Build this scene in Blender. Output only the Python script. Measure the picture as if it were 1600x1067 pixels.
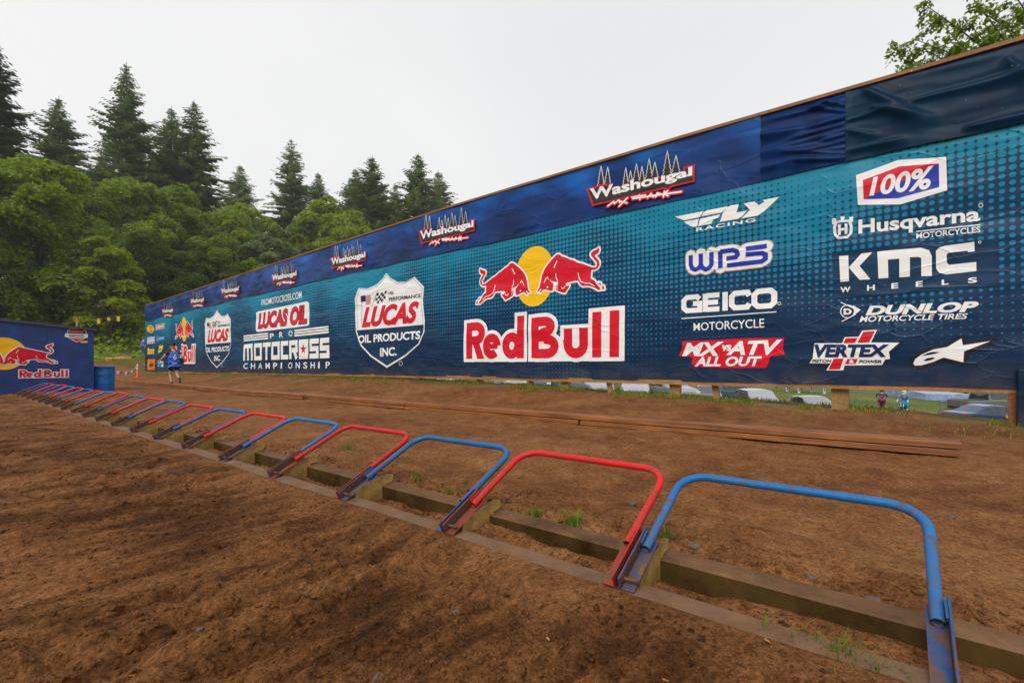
import bpy, bmesh, math, random
import numpy as np
from mathutils import Vector, Matrix
from mathutils.geometry import tessellate_polygon

# ------------------------------------------------------------------ camera, sky, sun
for o in list(bpy.data.objects): bpy.data.objects.remove(o)
SC = bpy.context.scene
COL = SC.collection
FPX, HOR, TH, EYE = 735.0, 571.0, math.radians(51.4), 0.885
CT, ST = math.cos(TH), math.sin(TH)
cam = bpy.data.cameras.new('camera'); camo = bpy.data.objects.new('camera', cam); COL.objects.link(camo)
cam.sensor_width = 36; cam.lens = FPX/1600*36; cam.shift_y = (HOR-533.5)/1600
cam.clip_start = .05; cam.clip_end = 9000
camo.location = (0, 0, EYE); camo.rotation_euler = (math.pi/2, 0, -TH)
SC.camera = camo
W = bpy.data.worlds.new('World'); SC.world = W; W.use_nodes = True
SUN_EL, SUN_AZ = math.radians(42), math.radians(-100)       # azimuth measured from +Y towards +X
nt = W.node_tree; nt.nodes.clear()
sky = nt.nodes.new('ShaderNodeTexSky'); sky.sky_type = 'NISHITA'; sky.sun_disc = False
sky.sun_elevation = SUN_EL; sky.sun_rotation = SUN_AZ; sky.air_density = 1.0; sky.dust_density = 6.0
hs = nt.nodes.new('ShaderNodeHueSaturation'); hs.inputs['Saturation'].default_value = .05
sc_ = nt.nodes.new('ShaderNodeMix'); sc_.data_type = 'RGBA'; sc_.inputs[0].default_value = .92
tcw = nt.nodes.new('ShaderNodeTexCoord'); cn_ = nt.nodes.new('ShaderNodeTexNoise'); cn_.inputs['Scale'].default_value = 1.6; cn_.inputs['Detail'].default_value = 3
crw = nt.nodes.new('ShaderNodeValToRGB'); crw.color_ramp.elements[0].position = .3; crw.color_ramp.elements[0].color = (.885, .895, .91, 1); crw.color_ramp.elements[1].position = .7; crw.color_ramp.elements[1].color = (1, 1, 1, 1)
vmw = nt.nodes.new('ShaderNodeVectorMath'); vmw.operation = 'SCALE'; vmw.inputs['Scale'].default_value = 7.5
nt.links.new(tcw.outputs['Generated'], cn_.inputs['Vector']); nt.links.new(cn_.outputs[0], crw.inputs[0]); nt.links.new(crw.outputs[0], vmw.inputs[0]); nt.links.new(vmw.outputs[0], sc_.inputs[7])   # thin cloud deck
bg = nt.nodes.new('ShaderNodeBackground'); bg.inputs[1].default_value = .1
wo = nt.nodes.new('ShaderNodeOutputWorld')
nt.links.new(sky.outputs[0], hs.inputs['Color']); nt.links.new(hs.outputs[0], sc_.inputs[6])
nt.links.new(sc_.outputs[2], bg.inputs[0]); nt.links.new(bg.outputs[0], wo.inputs[0])
sl = bpy.data.lights.new('sun', 'SUN'); sl.energy = 1.5; sl.angle = math.radians(30); sl.color = (1, .96, .9)
so = bpy.data.objects.new('sun', sl); COL.objects.link(so)
sdir = Vector((math.cos(SUN_EL)*math.sin(SUN_AZ), math.cos(SUN_EL)*math.cos(SUN_AZ), math.sin(SUN_EL)))
so.rotation_euler = sdir.to_track_quat('Z', 'Y').to_euler(); so.location = (-5, -5, 30)
SC.view_settings.view_transform = 'Standard'; SC.view_settings.look = 'None'
SC.view_settings.exposure = 0.40; SC.view_settings.gamma = 1.0; SC.view_settings.use_curve_mapping = False

# ------------------------------------------------------------------ helpers
R = random.Random(7)
NP = np.random.default_rng(7)
def hash2(i, j, s):
    h = (i*374761393 + j*668265263 + s*1442695041) & 0xFFFFFFFF
    h = ((h ^ (h >> 13))*1274126177) & 0xFFFFFFFF
    return ((h ^ (h >> 16)) & 0xFFFF)/65535.0
def vnoise(x, y, s=0):
    x = np.asarray(x, float); y = np.asarray(y, float)
    xi = np.floor(x).astype(np.int64); yi = np.floor(y).astype(np.int64)
    fx = x-xi; fy = y-yi; fx = fx*fx*fx*(fx*(fx*6-15)+10); fy = fy*fy*fy*(fy*(fy*6-15)+10)
    a = hash2(xi, yi, s); b = hash2(xi+1, yi, s); c = hash2(xi, yi+1, s); d = hash2(xi+1, yi+1, s)
    return (a+(b-a)*fx)*(1-fy)+(c+(d-c)*fx)*fy - .5
def fbm(x, y, o=4, s=0, g=.5):
    r = 0; a = 1
    for k in range(o):
        r = r + a*vnoise(np.asarray(x)*2**k+k*17.3, np.asarray(y)*2**k+k*9.1, s+k*31); a *= g
    return r
def sstep(a, b, x):
    t = np.clip((np.asarray(x, float)-a)/(b-a), 0, 1); return t*t*(3-2*t)
def cam2w(px, Z):
    Xc = (px-800)/FPX*Z
    return Xc*CT+Z*ST, -Xc*ST+Z*CT
def tag(o, label, cat, group=None):
    o['label'] = label; o['category'] = cat
    if group: o['group'] = group
    return o
def thing(name, label, cat, loc=(0, 0, 0), rz=0, group=None):
    o = bpy.data.objects.new(name, None); COL.objects.link(o); o.empty_display_size = .2
    o.location = loc; o.rotation_euler = (0, 0, rz)
    return tag(o, label, cat, group)
def mobj(name, V, F, mats, parent=None, mi=None, smooth=False):
    me = bpy.data.meshes.new(name)
    V = np.asarray(V, np.float32).reshape(-1, 3)
    me.from_pydata(V.tolist(), [], [list(map(int, f)) for f in F])
    return mlink(name, me, mats, parent, mi, smooth)
def mlink(name, me, mats, parent=None, mi=None, smooth=False):
    for m in (mats if isinstance(mats, (list, tuple)) else [mats]): me.materials.append(m)
    if mi is not None: me.polygons.foreach_set('material_index', np.asarray(mi, np.int32))
    me.polygons.foreach_set('use_smooth', np.full(len(me.polygons), bool(smooth)))
    me.update()
    o = bpy.data.objects.new(name, me); COL.objects.link(o)
    if parent: o.parent = parent
    return o
def fast_mesh(name, V, Q):
    """V (n,3) array, Q (m,4) quads or (m,3) tris"""
    me = bpy.data.meshes.new(name); k = Q.shape[1]
    me.vertices.add(len(V)); me.vertices.foreach_set('co', np.asarray(V, np.float32).ravel())
    me.loops.add(Q.size); me.loops.foreach_set('vertex_index', Q.astype(np.int32).ravel())
    me.polygons.add(len(Q)); me.polygons.foreach_set('loop_start', np.arange(0, Q.size, k, dtype=np.int32))
    me.polygons.foreach_set('loop_total', np.full(len(Q), k, np.int32))
    me.update(calc_edges=True)
    return me
def copy_tree(o, parent=None):
    c = o.copy(); COL.objects.link(c)
    if parent: c.parent = parent
    for ch in list(o.children): copy_tree(ch, c)
    return c
class MB:
    def __init__(s): s.V = []; s.F = []
    def add(s, V, F):
        n = len(s.V); s.V += [tuple(v) for v in V]; s.F += [[i+n for i in f] for f in F]; return s
    def box(s, a, b):
        x0, y0, z0 = a; x1, y1, z1 = b
        return s.add([(x0,y0,z0),(x1,y0,z0),(x1,y1,z0),(x0,y1,z0),(x0,y0,z1),(x1,y0,z1),(x1,y1,z1),(x0,y1,z1)],
              [(0,3,2,1),(4,5,6,7),(0,1,5,4),(1,2,6,5),(2,3,7,6),(3,0,4,7)])
    def tube(s, pts, r, n=8, cap=True):
        P = [Vector(p) for p in pts]; rr = r if isinstance(r, (list, tuple)) else [r]*len(P)
        V = []; F = []; ref = None
        for i, p in enumerate(P):
            d = (P[min(i+1, len(P)-1)]-P[max(i-1, 0)]).normalized()
            if ref is None: ref = d.orthogonal().normalized()
            ref = (ref-d*ref.dot(d)).normalized(); b = d.cross(ref)
            for k in range(n):
                a = 2*math.pi*k/n; V.append(p+(ref*math.cos(a)+b*math.sin(a))*rr[i])
        for i in range(len(P)-1):
            for k in range(n):
                F.append((i*n+k, i*n+(k+1) % n, (i+1)*n+(k+1) % n, (i+1)*n+k))
        if cap: F += [tuple(range(n))[::-1], tuple((len(P)-1)*n+k for k in range(n))]
        return s.add(V, F)
    def prism(s, poly, axis, a, b):
        """poly of 2D points extruded along axis ('x','y','z') from a to b"""
        n = len(poly)
        f = {'x': lambda p, t: (t, p[0], p[1]), 'y': lambda p, t: (p[0], t, p[1]), 'z': lambda p, t: (p[0], p[1], t)}[axis]
        V = [f(p, a) for p in poly]+[f(p, b) for p in poly]
        return s.add(V, [tuple(range(n))[::-1], tuple(range(n, 2*n))]+[(i, (i+1) % n, n+(i+1) % n, n+i) for i in range(n)])
    def lathe(s, prof, n=20, c=(0, 0, 0)):
        V = []; F = []
        for r, z in prof:
            for k in range(n): V.append((c[0]+r*math.cos(2*math.pi*k/n), c[1]+r*math.sin(2*math.pi*k/n), c[2]+z))
        for i in range(len(prof)-1):
            for k in range(n): F.append((i*n+k, i*n+(k+1) % n, (i+1)*n+(k+1) % n, (i+1)*n+k))
        F += [tuple(range(n))[::-1], tuple((len(prof)-1)*n+k for k in range(n))]
        return s.add(V, F)
    def build(s, name, mat, parent=None, smooth=False, bevel=0):
        o = mobj(name, s.V, s.F, mat, parent, None, smooth)
        if bevel:
            m = o.modifiers.new('bevel', 'BEVEL'); m.width = bevel; m.segments = 2; m.limit_method = 'ANGLE'
        return o

# ------------------------------------------------------------------ materials
class N:
    """tiny node helper"""
    def __init__(s, name):
        s.m = bpy.data.materials.new(name); s.m.use_nodes = True; s.t = s.m.node_tree
        s.b = s.t.nodes['Principled BSDF']; s.out = s.t.nodes['Material Output']
    def n(s, ty, **k):
        x = s.t.nodes.new(ty)
        for a, b in k.items(): setattr(x, a, b)
        return x
    def l(s, a, b): s.t.links.new(a, b)
    def co(s, kind='Object'):
        return s.n('ShaderNodeTexCoord').outputs[kind]
    def noise(s, vec, scale, detail=4, rough=.55, dist=0):
        x = s.n('ShaderNodeTexNoise'); x.inputs['Scale'].default_value = scale; x.inputs['Detail'].default_value = detail
        x.inputs['Roughness'].default_value = rough; x.inputs['Distortion'].default_value = dist
        if vec is not None: s.l(vec, x.inputs['Vector'])
        return x.outputs[0]
    def mapping(s, vec, scale=(1, 1, 1), rot=(0, 0, 0)):
        x = s.n('ShaderNodeMapping'); x.inputs['Scale'].default_value = scale; x.inputs['Rotation'].default_value = rot
        s.l(vec, x.inputs['Vector']); return x.outputs[0]
    def math(s, op, a, b=None, c=None, clamp=False):
        x = s.n('ShaderNodeMath', operation=op, use_clamp=clamp)
        for i, v in enumerate((a, b, c)):
            if v is None: continue
            if isinstance(v, (int, float)): x.inputs[i].default_value = v
            else: s.l(v, x.inputs[i])
        return x.outputs[0]
    def ramp(s, fac, stops, interp='LINEAR'):
        x = s.n('ShaderNodeValToRGB'); cr = x.color_ramp; cr.interpolation = interp
        while len(cr.elements) < len(stops): cr.elements.new(.5)
        for e, (p, c) in zip(cr.elements, stops):
            e.position = p; e.color = (c[0], c[1], c[2], 1) if isinstance(c, (list, tuple)) else (c, c, c, 1)
        s.l(fac, x.inputs[0]); return x.outputs[0]
    def mix(s, fac, a, b, mode='MIX'):
        x = s.n('ShaderNodeMix', data_type='RGBA', blend_type=mode)
        for i, v in ((0, fac), (6, a), (7, b)):
            if isinstance(v, (int, float)): x.inputs[i].default_value = v
            elif isinstance(v, tuple): x.inputs[i].default_value = (*v, 1)
            else: s.l(v, x.inputs[i])
        return x.outputs[2]
    def sep(s, vec):
        x = s.n('ShaderNodeSeparateXYZ'); s.l(vec, x.inputs[0]); return x.outputs
    def bump(s, h, strength=.3, dist=.01, normal=None):
        x = s.n('ShaderNodeBump'); x.inputs['Strength'].default_value = strength; x.inputs['Distance'].default_value = dist
        s.l(h, x.inputs['Height'])
        if normal is not None: s.l(normal, x.inputs['Normal'])
        return x.outputs[0]
    def set(s, **k):
        for a, v in k.items():
            i = s.b.inputs[{'color': 'Base Color', 'rough': 'Roughness', 'metal': 'Metallic', 'normal': 'Normal',
                            'spec': 'Specular IOR Level', 'trans': 'Transmission Weight', 'coat': 'Coat Weight'}[a]]
            if isinstance(v, (int, float)): i.default_value = v
            elif isinstance(v, tuple): i.default_value = (*v, 1)
            else: s.l(v, i)
        return s.m
def plain(name, c, rough=.6, metal=0, var=.12, scale=6, spec=.5, bump=0):
    q = N(name); v = q.co()
    n = q.noise(v, scale, 5, .6)
    f = q.ramp(n, [(.3, 1-var), (.7, 1+var)])
    q.set(color=q.mix(1.0, c, f, 'MULTIPLY'), rough=rough, metal=metal, spec=spec)
    if bump: q.set(normal=q.bump(q.noise(v, scale*6, 4), bump, .01))
    return q.m
def vinyl_finish(q, col, rough=.40, crease=.24, dusty=1.0, spec=.2):
    """shared crease bump + dust of the printed tarps; object space of the wall"""
    v = q.co()
    cr2 = q.noise(q.mapping(v, (.5, 1, 1.6), (0, .4, 0)), 1.7, 1.5, .4, .5)
    vo = q.n('ShaderNodeTexVoronoi'); vo.feature = 'DISTANCE_TO_EDGE'; vo.inputs['Scale'].default_value = 1.25
    wv = q.mapping(v, (.75, 0, 1.7), (0, .55, 0)); nd = q.n('ShaderNodeTexNoise'); nd.inputs['Scale'].default_value = 1.4; q.l(wv, nd.inputs['Vector'])
    va_ = q.n('ShaderNodeVectorMath', operation='MULTIPLY_ADD'); va_.inputs[1].default_value = (.55, 0, .55); q.l(nd.outputs['Color'], va_.inputs[0]); q.l(wv, va_.inputs[2]); q.l(va_.outputs[0], vo.inputs['Vector'])
    cre = q.ramp(vo.outputs['Distance'], [(0, 1.0), (.022, .35), (.10, 0.0)])
    msk = q.ramp(q.noise(v, .8, 3, .55), [(.42, 0.0), (.62, 1.0)])
    h = q.math('ADD', cr2, q.math('MULTIPLY', q.math('MULTIPLY', cre, msk), crease))
    dust = q.ramp(q.noise(v, 3.5, 8, .72), [(.55, 0.0), (.8, .06*dusty)])
    z = q.sep(v)[2]
    low = q.math('MULTIPLY', q.ramp(q.math('MULTIPLY', z, .2), [(.10, 1.0), (.20, 0.0)]), .3)
    low = q.math('MULTIPLY', low, q.ramp(q.noise(v, 2.2, 6, .7), [(.35, 0.0), (.7, 1.0)]))
    spk = q.ramp(q.noise(v, 38, 2, .5), [(.765, 0.0), (.78, .5)])
    col = q.mix(q.math('ADD', dust, low, clamp=True), col, (.20, .14, .09))
    col = q.mix(spk, col, (.55, .55, .52))
    q.set(color=col, rough=rough, normal=q.bump(h, .85, .06), spec=spec)
    return q.m
def vinyl(name, c, rough=.42):
    q = N(name); return vinyl_finish(q, q.mix(0.0, c, c), rough)
def paint(name, c, rust=.45, rough=.38):
    """chipped enamel over steel"""
    q = N(name); v = q.co()
    n = q.noise(v, 14, 8, .75); chip = q.ramp(n, [(.57 if rust < .5 else .50, 0.0), (.61 if rust < .5 else .56, rust)])
    f = q.ramp(q.math('ADD', q.math('MULTIPLY', q.noise(v, 3, 4), .6), q.math('MULTIPLY', q.n('ShaderNodeObjectInfo').outputs['Random'], .4)), [(.25, .72), (.75, 1.2)])
    col = q.mix(chip, q.mix(1.0, c, f, 'MULTIPLY'), (.09, .05, .03))
    zl = q.ramp(q.sep(v)[2], [(.02, .85), (.30, .0)])
    dirt = q.math('ADD', q.ramp(q.noise(v, 7, 6, .7), [(.5, 0.0), (.8, .55)]), q.math('MULTIPLY', zl, q.ramp(q.noise(v, 11, 6, .7), [(.40, 0.0), (.60, 1.0)])), clamp=True)
    col = q.mix(dirt, col, (.13, .065, .032))
    q.set(color=col, rough=q.ramp(n, [(.3, rough), (.8, rough+.35)]), normal=q.bump(q.noise(v, 60, 3), .15, .004), spec=.3)
    return q.m
M = {}
M['white'] = vinyl('print_white', (.80, .80, .79)); M['red'] = vinyl('print_red', (.62, .006, .022))
M['yellow'] = vinyl('print_yellow', (.85, .50, .002)); M['navy'] = vinyl('print_navy', (.004, .022, .085))
M['black'] = vinyl('print_black', (.012, .012, .016)); M['blue'] = vinyl('print_blue', (.018, .035, .36))
M['orange'] = vinyl('print_orange', (.75, .16, .01)); M['skyblue'] = vinyl('print_sky_blue', (.02, .25, .65))
M['tan'] = vinyl('print_tan', (.30, .22, .16)); M['green'] = vinyl('print_green', (.03, .22, .03))
M['patch'] = vinyl('print_patch', (.003, .033, .085)); M['pink'] = vinyl('print_pale_red', (.60, .12, .12))
M['char'] = vinyl('print_charcoal', (.03, .026, .026))
M['palelt'] = vinyl('print_pale_blue', (.35, .5, .68))
def halftone():
    q = N('halftone_tarp'); v = q.co(); x, y, z = q.sep(v)
    p = .108
    cx = q.math('SUBTRACT', q.math('FRACT', q.math('DIVIDE', x, p)), .5)
    cz = q.math('SUBTRACT', q.math('FRACT', q.math('DIVIDE', z, p)), .5)
    d = q.math('SQRT', q.math('ADD', q.math('MULTIPLY', cx, cx), q.math('MULTIPLY', cz, cz)))
    zz = q.math('MULTIPLY_ADD', z, .26, -.20)                  # 0 at foot .. ~.95 under the band
    big = q.noise(q.mapping(v, (.34, 0, .42)), 1.0, 2, .5)
    t = q.math('ADD', zz, q.math('MULTIPLY', q.math('SUBTRACT', big, .5), 1.5))
    rad = q.math('MULTIPLY_ADD', t, .62, .04, clamp=True)
    dot = q.math('MULTIPLY', q.math('SUBTRACT', rad, d), 14.0, clamp=True)
    base = q.ramp(zz, [(.05, (.0018, .020, .058)), (.45, (.0015, .028, .085)), (.9, (.0015, .040, .10))])
    dot_col = q.ramp(zz, [(.05, (.0015, .15, .30)), (.6, (.001, .185, .32)), (1, (.001, .22, .33))])  # printed teal of the dots, brighter towards the top
    return vinyl_finish(q, q.mix(dot, base, dot_col), .40)
def band_mat():
    q = N('cloudy_blue_tarp'); v = q.co()
    n = q.noise(q.mapping(v, (.55, 0, .8)), 1.1, 4, .55, .4)
    x, y, z = q.sep(v)
    g = q.math('ADD', n, q.math('MULTIPLY_ADD', z, .16, -.78))
    return vinyl_finish(q, q.ramp(g, [(.30, (.0025, .013, .068)), (.52, (.0015, .032, .16)), (.75, (.001, .095, .38))]), .36)
def dark_tarp(name, a, b):
    q = N(name); v = q.co()
    return vinyl_finish(q, q.ramp(q.noise(q.mapping(v, (1.5, 0, .5)), 1.2, 4, .6), [(.35, a), (.7, b)]), .40, .05, .2, .10)
M['tarp'] = halftone(); M['band'] = band_mat()
M['dark_a'] = dark_tarp('dark_blue_tarp', (.001, .012, .070), (.002, .032, .135))
M['dark_b'] = dark_tarp('dark_teal_tarp', (.0004, .011, .034), (.0006, .030, .066))
def wood(name, a, b, sx=.4, rough=.65):
    q = N(name); v = q.co()
    g = q.noise(q.mapping(v, (14, .6, 14)), 2.0, 6, .6, .5)
    blot = q.ramp(q.noise(v, 1.6, 5, .6), [(.3, .6), (.7, 1.2)])
    q.set(color=q.mix(1.0, q.ramp(g, [(.3, a), (.7, b)]), blot, 'MULTIPLY'), rough=rough, normal=q.bump(g, .35, .006))
    return q.m
M['plank'] = wood('wet_plank_wood', (.14, .043, .009), (.37, .135, .034), rough=.45)
M['cap'] = wood('stained_board', (.17, .065, .013), (.34, .135, .032))
M['lowrail'] = wood('bottom_rail_wood', (.26, .11, .022), (.44, .21, .055)); M['post'] = wood('post_wood', (.20, .11, .03), (.40, .23, .075))
M['ply'] = wood('plywood_back', (.12, .08, .045), (.2, .14, .08))
M['gred'] = paint('red_enamel', (.56, .012, .014)); M['gblue'] = paint('blue_enamel', (.009, .13, .35))
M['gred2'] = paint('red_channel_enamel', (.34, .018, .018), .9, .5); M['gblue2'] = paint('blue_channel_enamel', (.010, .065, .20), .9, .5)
def mudsteel(name, a, b, wet=.35):
    q = N(name); v = q.co()
    n = q.noise(v, 5, 7, .65)
    up = q.sep(q.n('ShaderNodeNewGeometry').outputs['Normal'])[2]
    soil = q.math('MULTIPLY', q.ramp(up, [(.4, 0.0), (.8, 1.0)]), q.ramp(q.noise(v, 3, 7, .7), [(.30, .25), (.55, .95)]))
    col = q.mix(soil, q.ramp(n, [(.32, a), (.58, b), (.80, tuple(1.5*k_ for k_ in b))]), q.ramp(n, [(.3, (.10, .045, .018)), (.7, (.20, .105, .05))]))
    q.set(color=col, rough=q.ramp(n, [(.3, wet), (.6, .8)]),
          normal=q.bump(q.noise(v, 40, 5, .7), .3, .006), spec=.2)
    return q.m
M['rail'] = mudsteel('muddy_rail_steel', (.14, .10, .085), (.19, .125, .09)); M['beam'] = mudsteel('olive_beam_steel', (.022, .011, .0015), (.062, .033, .005))
M['gusset'] = mudsteel('mustard_plate', (.10, .055, .012), (.32, .20, .058))
M['gusset'].node_tree.nodes['Principled BSDF'].inputs['Roughness'].default_value = .6
M['chan'] = mudsteel('rusty_channel', (.035, .022, .02), (.09, .045, .035))

# ------------------------------------------------------------------ ground
GX = 1.73                    # gate pivot line
WR = np.array(cam2w(1590, 6.74)); WL = np.array(cam2w(228, 36.0))
WD = (WL-WR); WLEN = float(np.hypot(*WD)); WD = WD/WLEN
GY0, NG = -.16, 21
def wall_ground(a):
    # ground height along the wall foot, a = metres from the right end
    return np.interp(a, [-6, 0, 2, 5, 8, 12, 15, 24, 36, 46, 60], [-.06, .03, .10, .22, .30, .36, .42, .43, .38, .36, .5])
def field_z(x, y):
    return np.clip(-2.62+.043*y, -4.2, .2)+.12*np.sin(np.asarray(x)*.11)*np.cos(np.asarray(y)*.09)
def height(x, y):
    x = np.asarray(x, float); y = np.asarray(y, float)
    a = (x-WR[0])*WD[0]+(y-WR[1])*WD[1]                  # along wall
    off = (x-WR[0])*WD[1]-(y-WR[1])*WD[0]                # + behind the wall
    wg = wall_ground(a)
    z = wg*sstep(-3.3, .2, off)+.05*sstep(GX+2.0, 5.5, x)*0
    fz = field_z(x, y)
    end = sstep(38, 54, y)                               # no drop beyond the wall's far end
    drop = sstep(.5, 13.0, off)*(1-end)
    z = z*(1-drop)+fz*drop
    hill = 9*sstep(46, 100, y)+np.maximum(0, y-90)*.10
    hill = np.minimum(hill, 30)
    z = z+hill
    rr = np.hypot(x, y)
    lo = sstep(-.15, .15, GX-.06-x)                      # loose side
    far = 1-sstep(18, 40, rr)
    tr_ = fbm(x*1.3, y*5.2, 3, 3)                         # ruts drawn out across the gate line
    crumb = sstep(-.15, .22, fbm(x*.8, y*1.6, 3, 15))
    rough = tr_*.055+fbm(x*2.0, y*2.0, 2, 5)*.05+crumb*(.062*(.16-np.abs(fbm(x*8, y*11, 2, 13)))+fbm(x*17, y*22, 2, 17)*.030)+fbm(x*30, y*30, 2, 19)*.007
    ln_ = y-GY0; wob = .30*fbm(x*.45, np.floor(ln_)*3.1, 2, 23)       # one knobbly rut out of each gate
    dr_ = np.abs(ln_-np.floor(ln_)-.5+wob); keepr = sstep(-.12, .12, fbm(x*.6, y*.6, 2, 25)+.02)*sstep(1.6, 1.2, x)
    rough = rough-keepr*(.034*np.exp(-(dr_/.075)**2)-.016*np.exp(-((dr_-.14)/.05)**2)+.007*np.exp(-(dr_/.06)**4)*np.sin(x*85))
    ridge = np.sin((y*1.0+x*.12)*17+fbm(x*1.1, y*1.1, 2, 5)*7)*.014*sstep(.05, .3, fbm(x*.35+3, y*.35, 2, 8)+.1)*sstep(4, 6, rr)
    hard = fbm(x*1.7, y*1.7, 4, 40)*.026+fbm(x*.35, y*.35, 2, 44)*.05*sstep(2.6, 4, x)
    near_gate = sstep(.02, .5, np.abs(x-GX-.1))
    z = z+far*(lo*(rough+ridge-.012)*near_gate+(1-lo)*(hard+fbm(x*9, y*9, 3, 47)*.012)*sstep(GX+.36, GX+.9, x))-lo*(1-near_gate)*.010+lo*(1-near_gate)*np.maximum(0, fbm(x*3, y*2.2, 2, 49))*.035
    z = z+(1-far)*fbm(x*.05, y*.05, 4, 60)*1.0*sstep(30, 70, rr)
    # pocket between the rails
    inside = sstep(GX+.085, GX+.105, x)*(1-sstep(GX+.27, GX+.30, x))*(y > GY0-.6)*(y < GY0+NG+.3)
    z = z*(1-inside)+inside*(-.048+fbm(x*5, y*5, 3, 71)*.05+sstep(.1, .5, fbm(x*.9, y*.9, 2, 75)+.1)*.03)
    under = sstep(GX-.06, GX-.03, x)*(1-sstep(GX+.40, GX+.44, x))*(1-inside)*(y > GY0-.6)*(y < GY0+NG+.3)
    z = z-under*.035*sstep(GX-.02, GX+.05, x)
    back = sstep(GX+.38, GX+.46, x)*(1-sstep(GX+.8, GX+1.3, x))
    z = z+back*(.035+np.maximum(0, fbm(x*6, y*6, 3, 81))*.05)*far
    return z
def h1(x, y): return float(height(np.array([x]), np.array([y]))[0])
def make_ground():
    inv = np.arange(1.0, 1/9.5, -.0036)
    r = np.concatenate([np.geomspace(.12, .95, 14), 1/inv, np.arange(9.6, 48, .30), np.geomspace(48.4, 5000, 70)])
    fa = np.arange(TH-math.radians(74), TH+math.radians(74), math.radians(.19))
    co = np.linspace(TH+math.radians(74), TH-math.radians(74)+2*math.pi, 60)[:-1]
    an = np.concatenate([fa, co]); na = len(an); nr = len(r)
    A, Rr = np.meshgrid(an, r)
    x = np.sin(A)*Rr; y = np.cos(A)*Rr; z = height(x, y)
    V = np.stack([x.ravel(), y.ravel(), z.ravel()], 1)
    V = np.vstack([V, [[0, 0, h1(0, 0)]]])
    i, j = np.meshgrid(np.arange(nr-1), np.arange(na), indexing='ij')
    a = i*na+j; b = i*na+(j+1) % na
    Q = np.stack([a, a+na, b+na, b], -1).reshape(-1, 4)
    k = np.arange(na); c = np.full(na, nr*na)
    Q = np.vstack([Q, np.stack([c, k, (k+1) % na, (k+1) % na], 1)[:0]])
    me = fast_mesh('ground', V, Q)
    off = (V[:, 0]-WR[0])*WD[1]-(V[:, 1]-WR[1])*WD[0]
    X, Y = V[:, 0], V[:, 1]
    grass = sstep(-.7, .6, off+fbm(X*.9, Y*.9, 3, 90)*1.6)*.6
    grass = np.maximum(grass, sstep(.8, 3.5, off))
    grass = np.maximum(grass, sstep(49, 62, Y+fbm(X*.3, Y*.3, 3, 92)*8))
    grass = np.maximum(grass, sstep(30, 60, -X))
    loose = sstep(-.2, .25, GX-.05-X+fbm(X*2, Y*2, 2, 95)*.3)
    forest = sstep(58, 66, Y+fbm(X*.2, Y*.2, 2, 96)*6)
    for nm, arr in (('grass', grass), ('loose', loose), ('forest', forest)):
        at = me.attributes.new(nm, 'FLOAT', 'POINT'); at.data.foreach_set('value', arr.astype(np.float32))
    q = N('dirt_ground'); v = q.co()
    def att(n_):
        x_ = q.n('ShaderNodeAttribute'); x_.attribute_name = n_; return x_.outputs['Fac']
    n1 = q.noise(v, .55, 6, .62); n2 = q.noise(v, 4.5, 8, .68); n3 = q.noise(v, 34, 6, .7); n4 = q.noise(v, 150, 3, .6)
    va = q.mapping(v, (1.0, 3.2, 1.0)); na = q.noise(va, 1.5, 7, .68); n5 = q.noise(v, 85, 4, .65)
    packed = q.ramp(q.math('ADD', q.math('MULTIPLY', n2, .55), q.math('MULTIPLY', n1, .45)),
                    [(.36, (.118, .043, .014)), (.50, (.222, .092, .033)), (.64, (.305, .148, .060))])
    lo = q.ramp(q.math('ADD', q.math('MULTIPLY', na, .6), q.math('MULTIPLY', n1, .4)),
                [(.35, (.030, .011, .004)), (.455, (.098, .038, .012)), (.55, (.215, .090, .031)), (.68, (.29, .135, .052))])
    c = q.mix(att('loose'), packed, lo)
    c = q.mix(1.0, c, q.ramp(n3, [(.30, .42), (.50, 1.0), (.72, 1.45)]), 'MULTIPLY')
    c = q.mix(1.0, c, q.ramp(n5, [(.32, .55), (.50, 1.0), (.70, 1.3)]), 'MULTIPLY')
    gcol = q.ramp(q.math('ADD', q.math('MULTIPLY', n2, .5), q.math('MULTIPLY', q.noise(v, .12, 4), .5)),
                  [(.38, (.035, .062, .012)), (.5, (.085, .115, .022)), (.62, (.20, .17, .06))])
    c = q.mix(att('grass'), c, gcol)
    c = q.mix(att('forest'), c, q.ramp(n2, [(.3, (.012, .022, .006)), (.7, (.035, .055, .014))]))  # wooded floor coloured dark, painting in the shade of gaps between trees
    h = q.math('ADD', q.math('MULTIPLY', n3, .7), q.math('MULTIPLY', n4, .3))
    bm_ = q.bump(h, .9, .03); bm_ = q.bump(n2, .4, .05, bm_)
    q.set(color=c, rough=q.ramp(n2, [(.3, .7), (.6, .95)]), normal=bm_, spec=.08)
    M['dirt'] = q.m
    o = mlink('ground', me, q.m, None, None, True); o['kind'] = 'structure'; o['label'] = 'brown dirt start area running out to grass field and hill'
    return o
make_ground()

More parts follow.
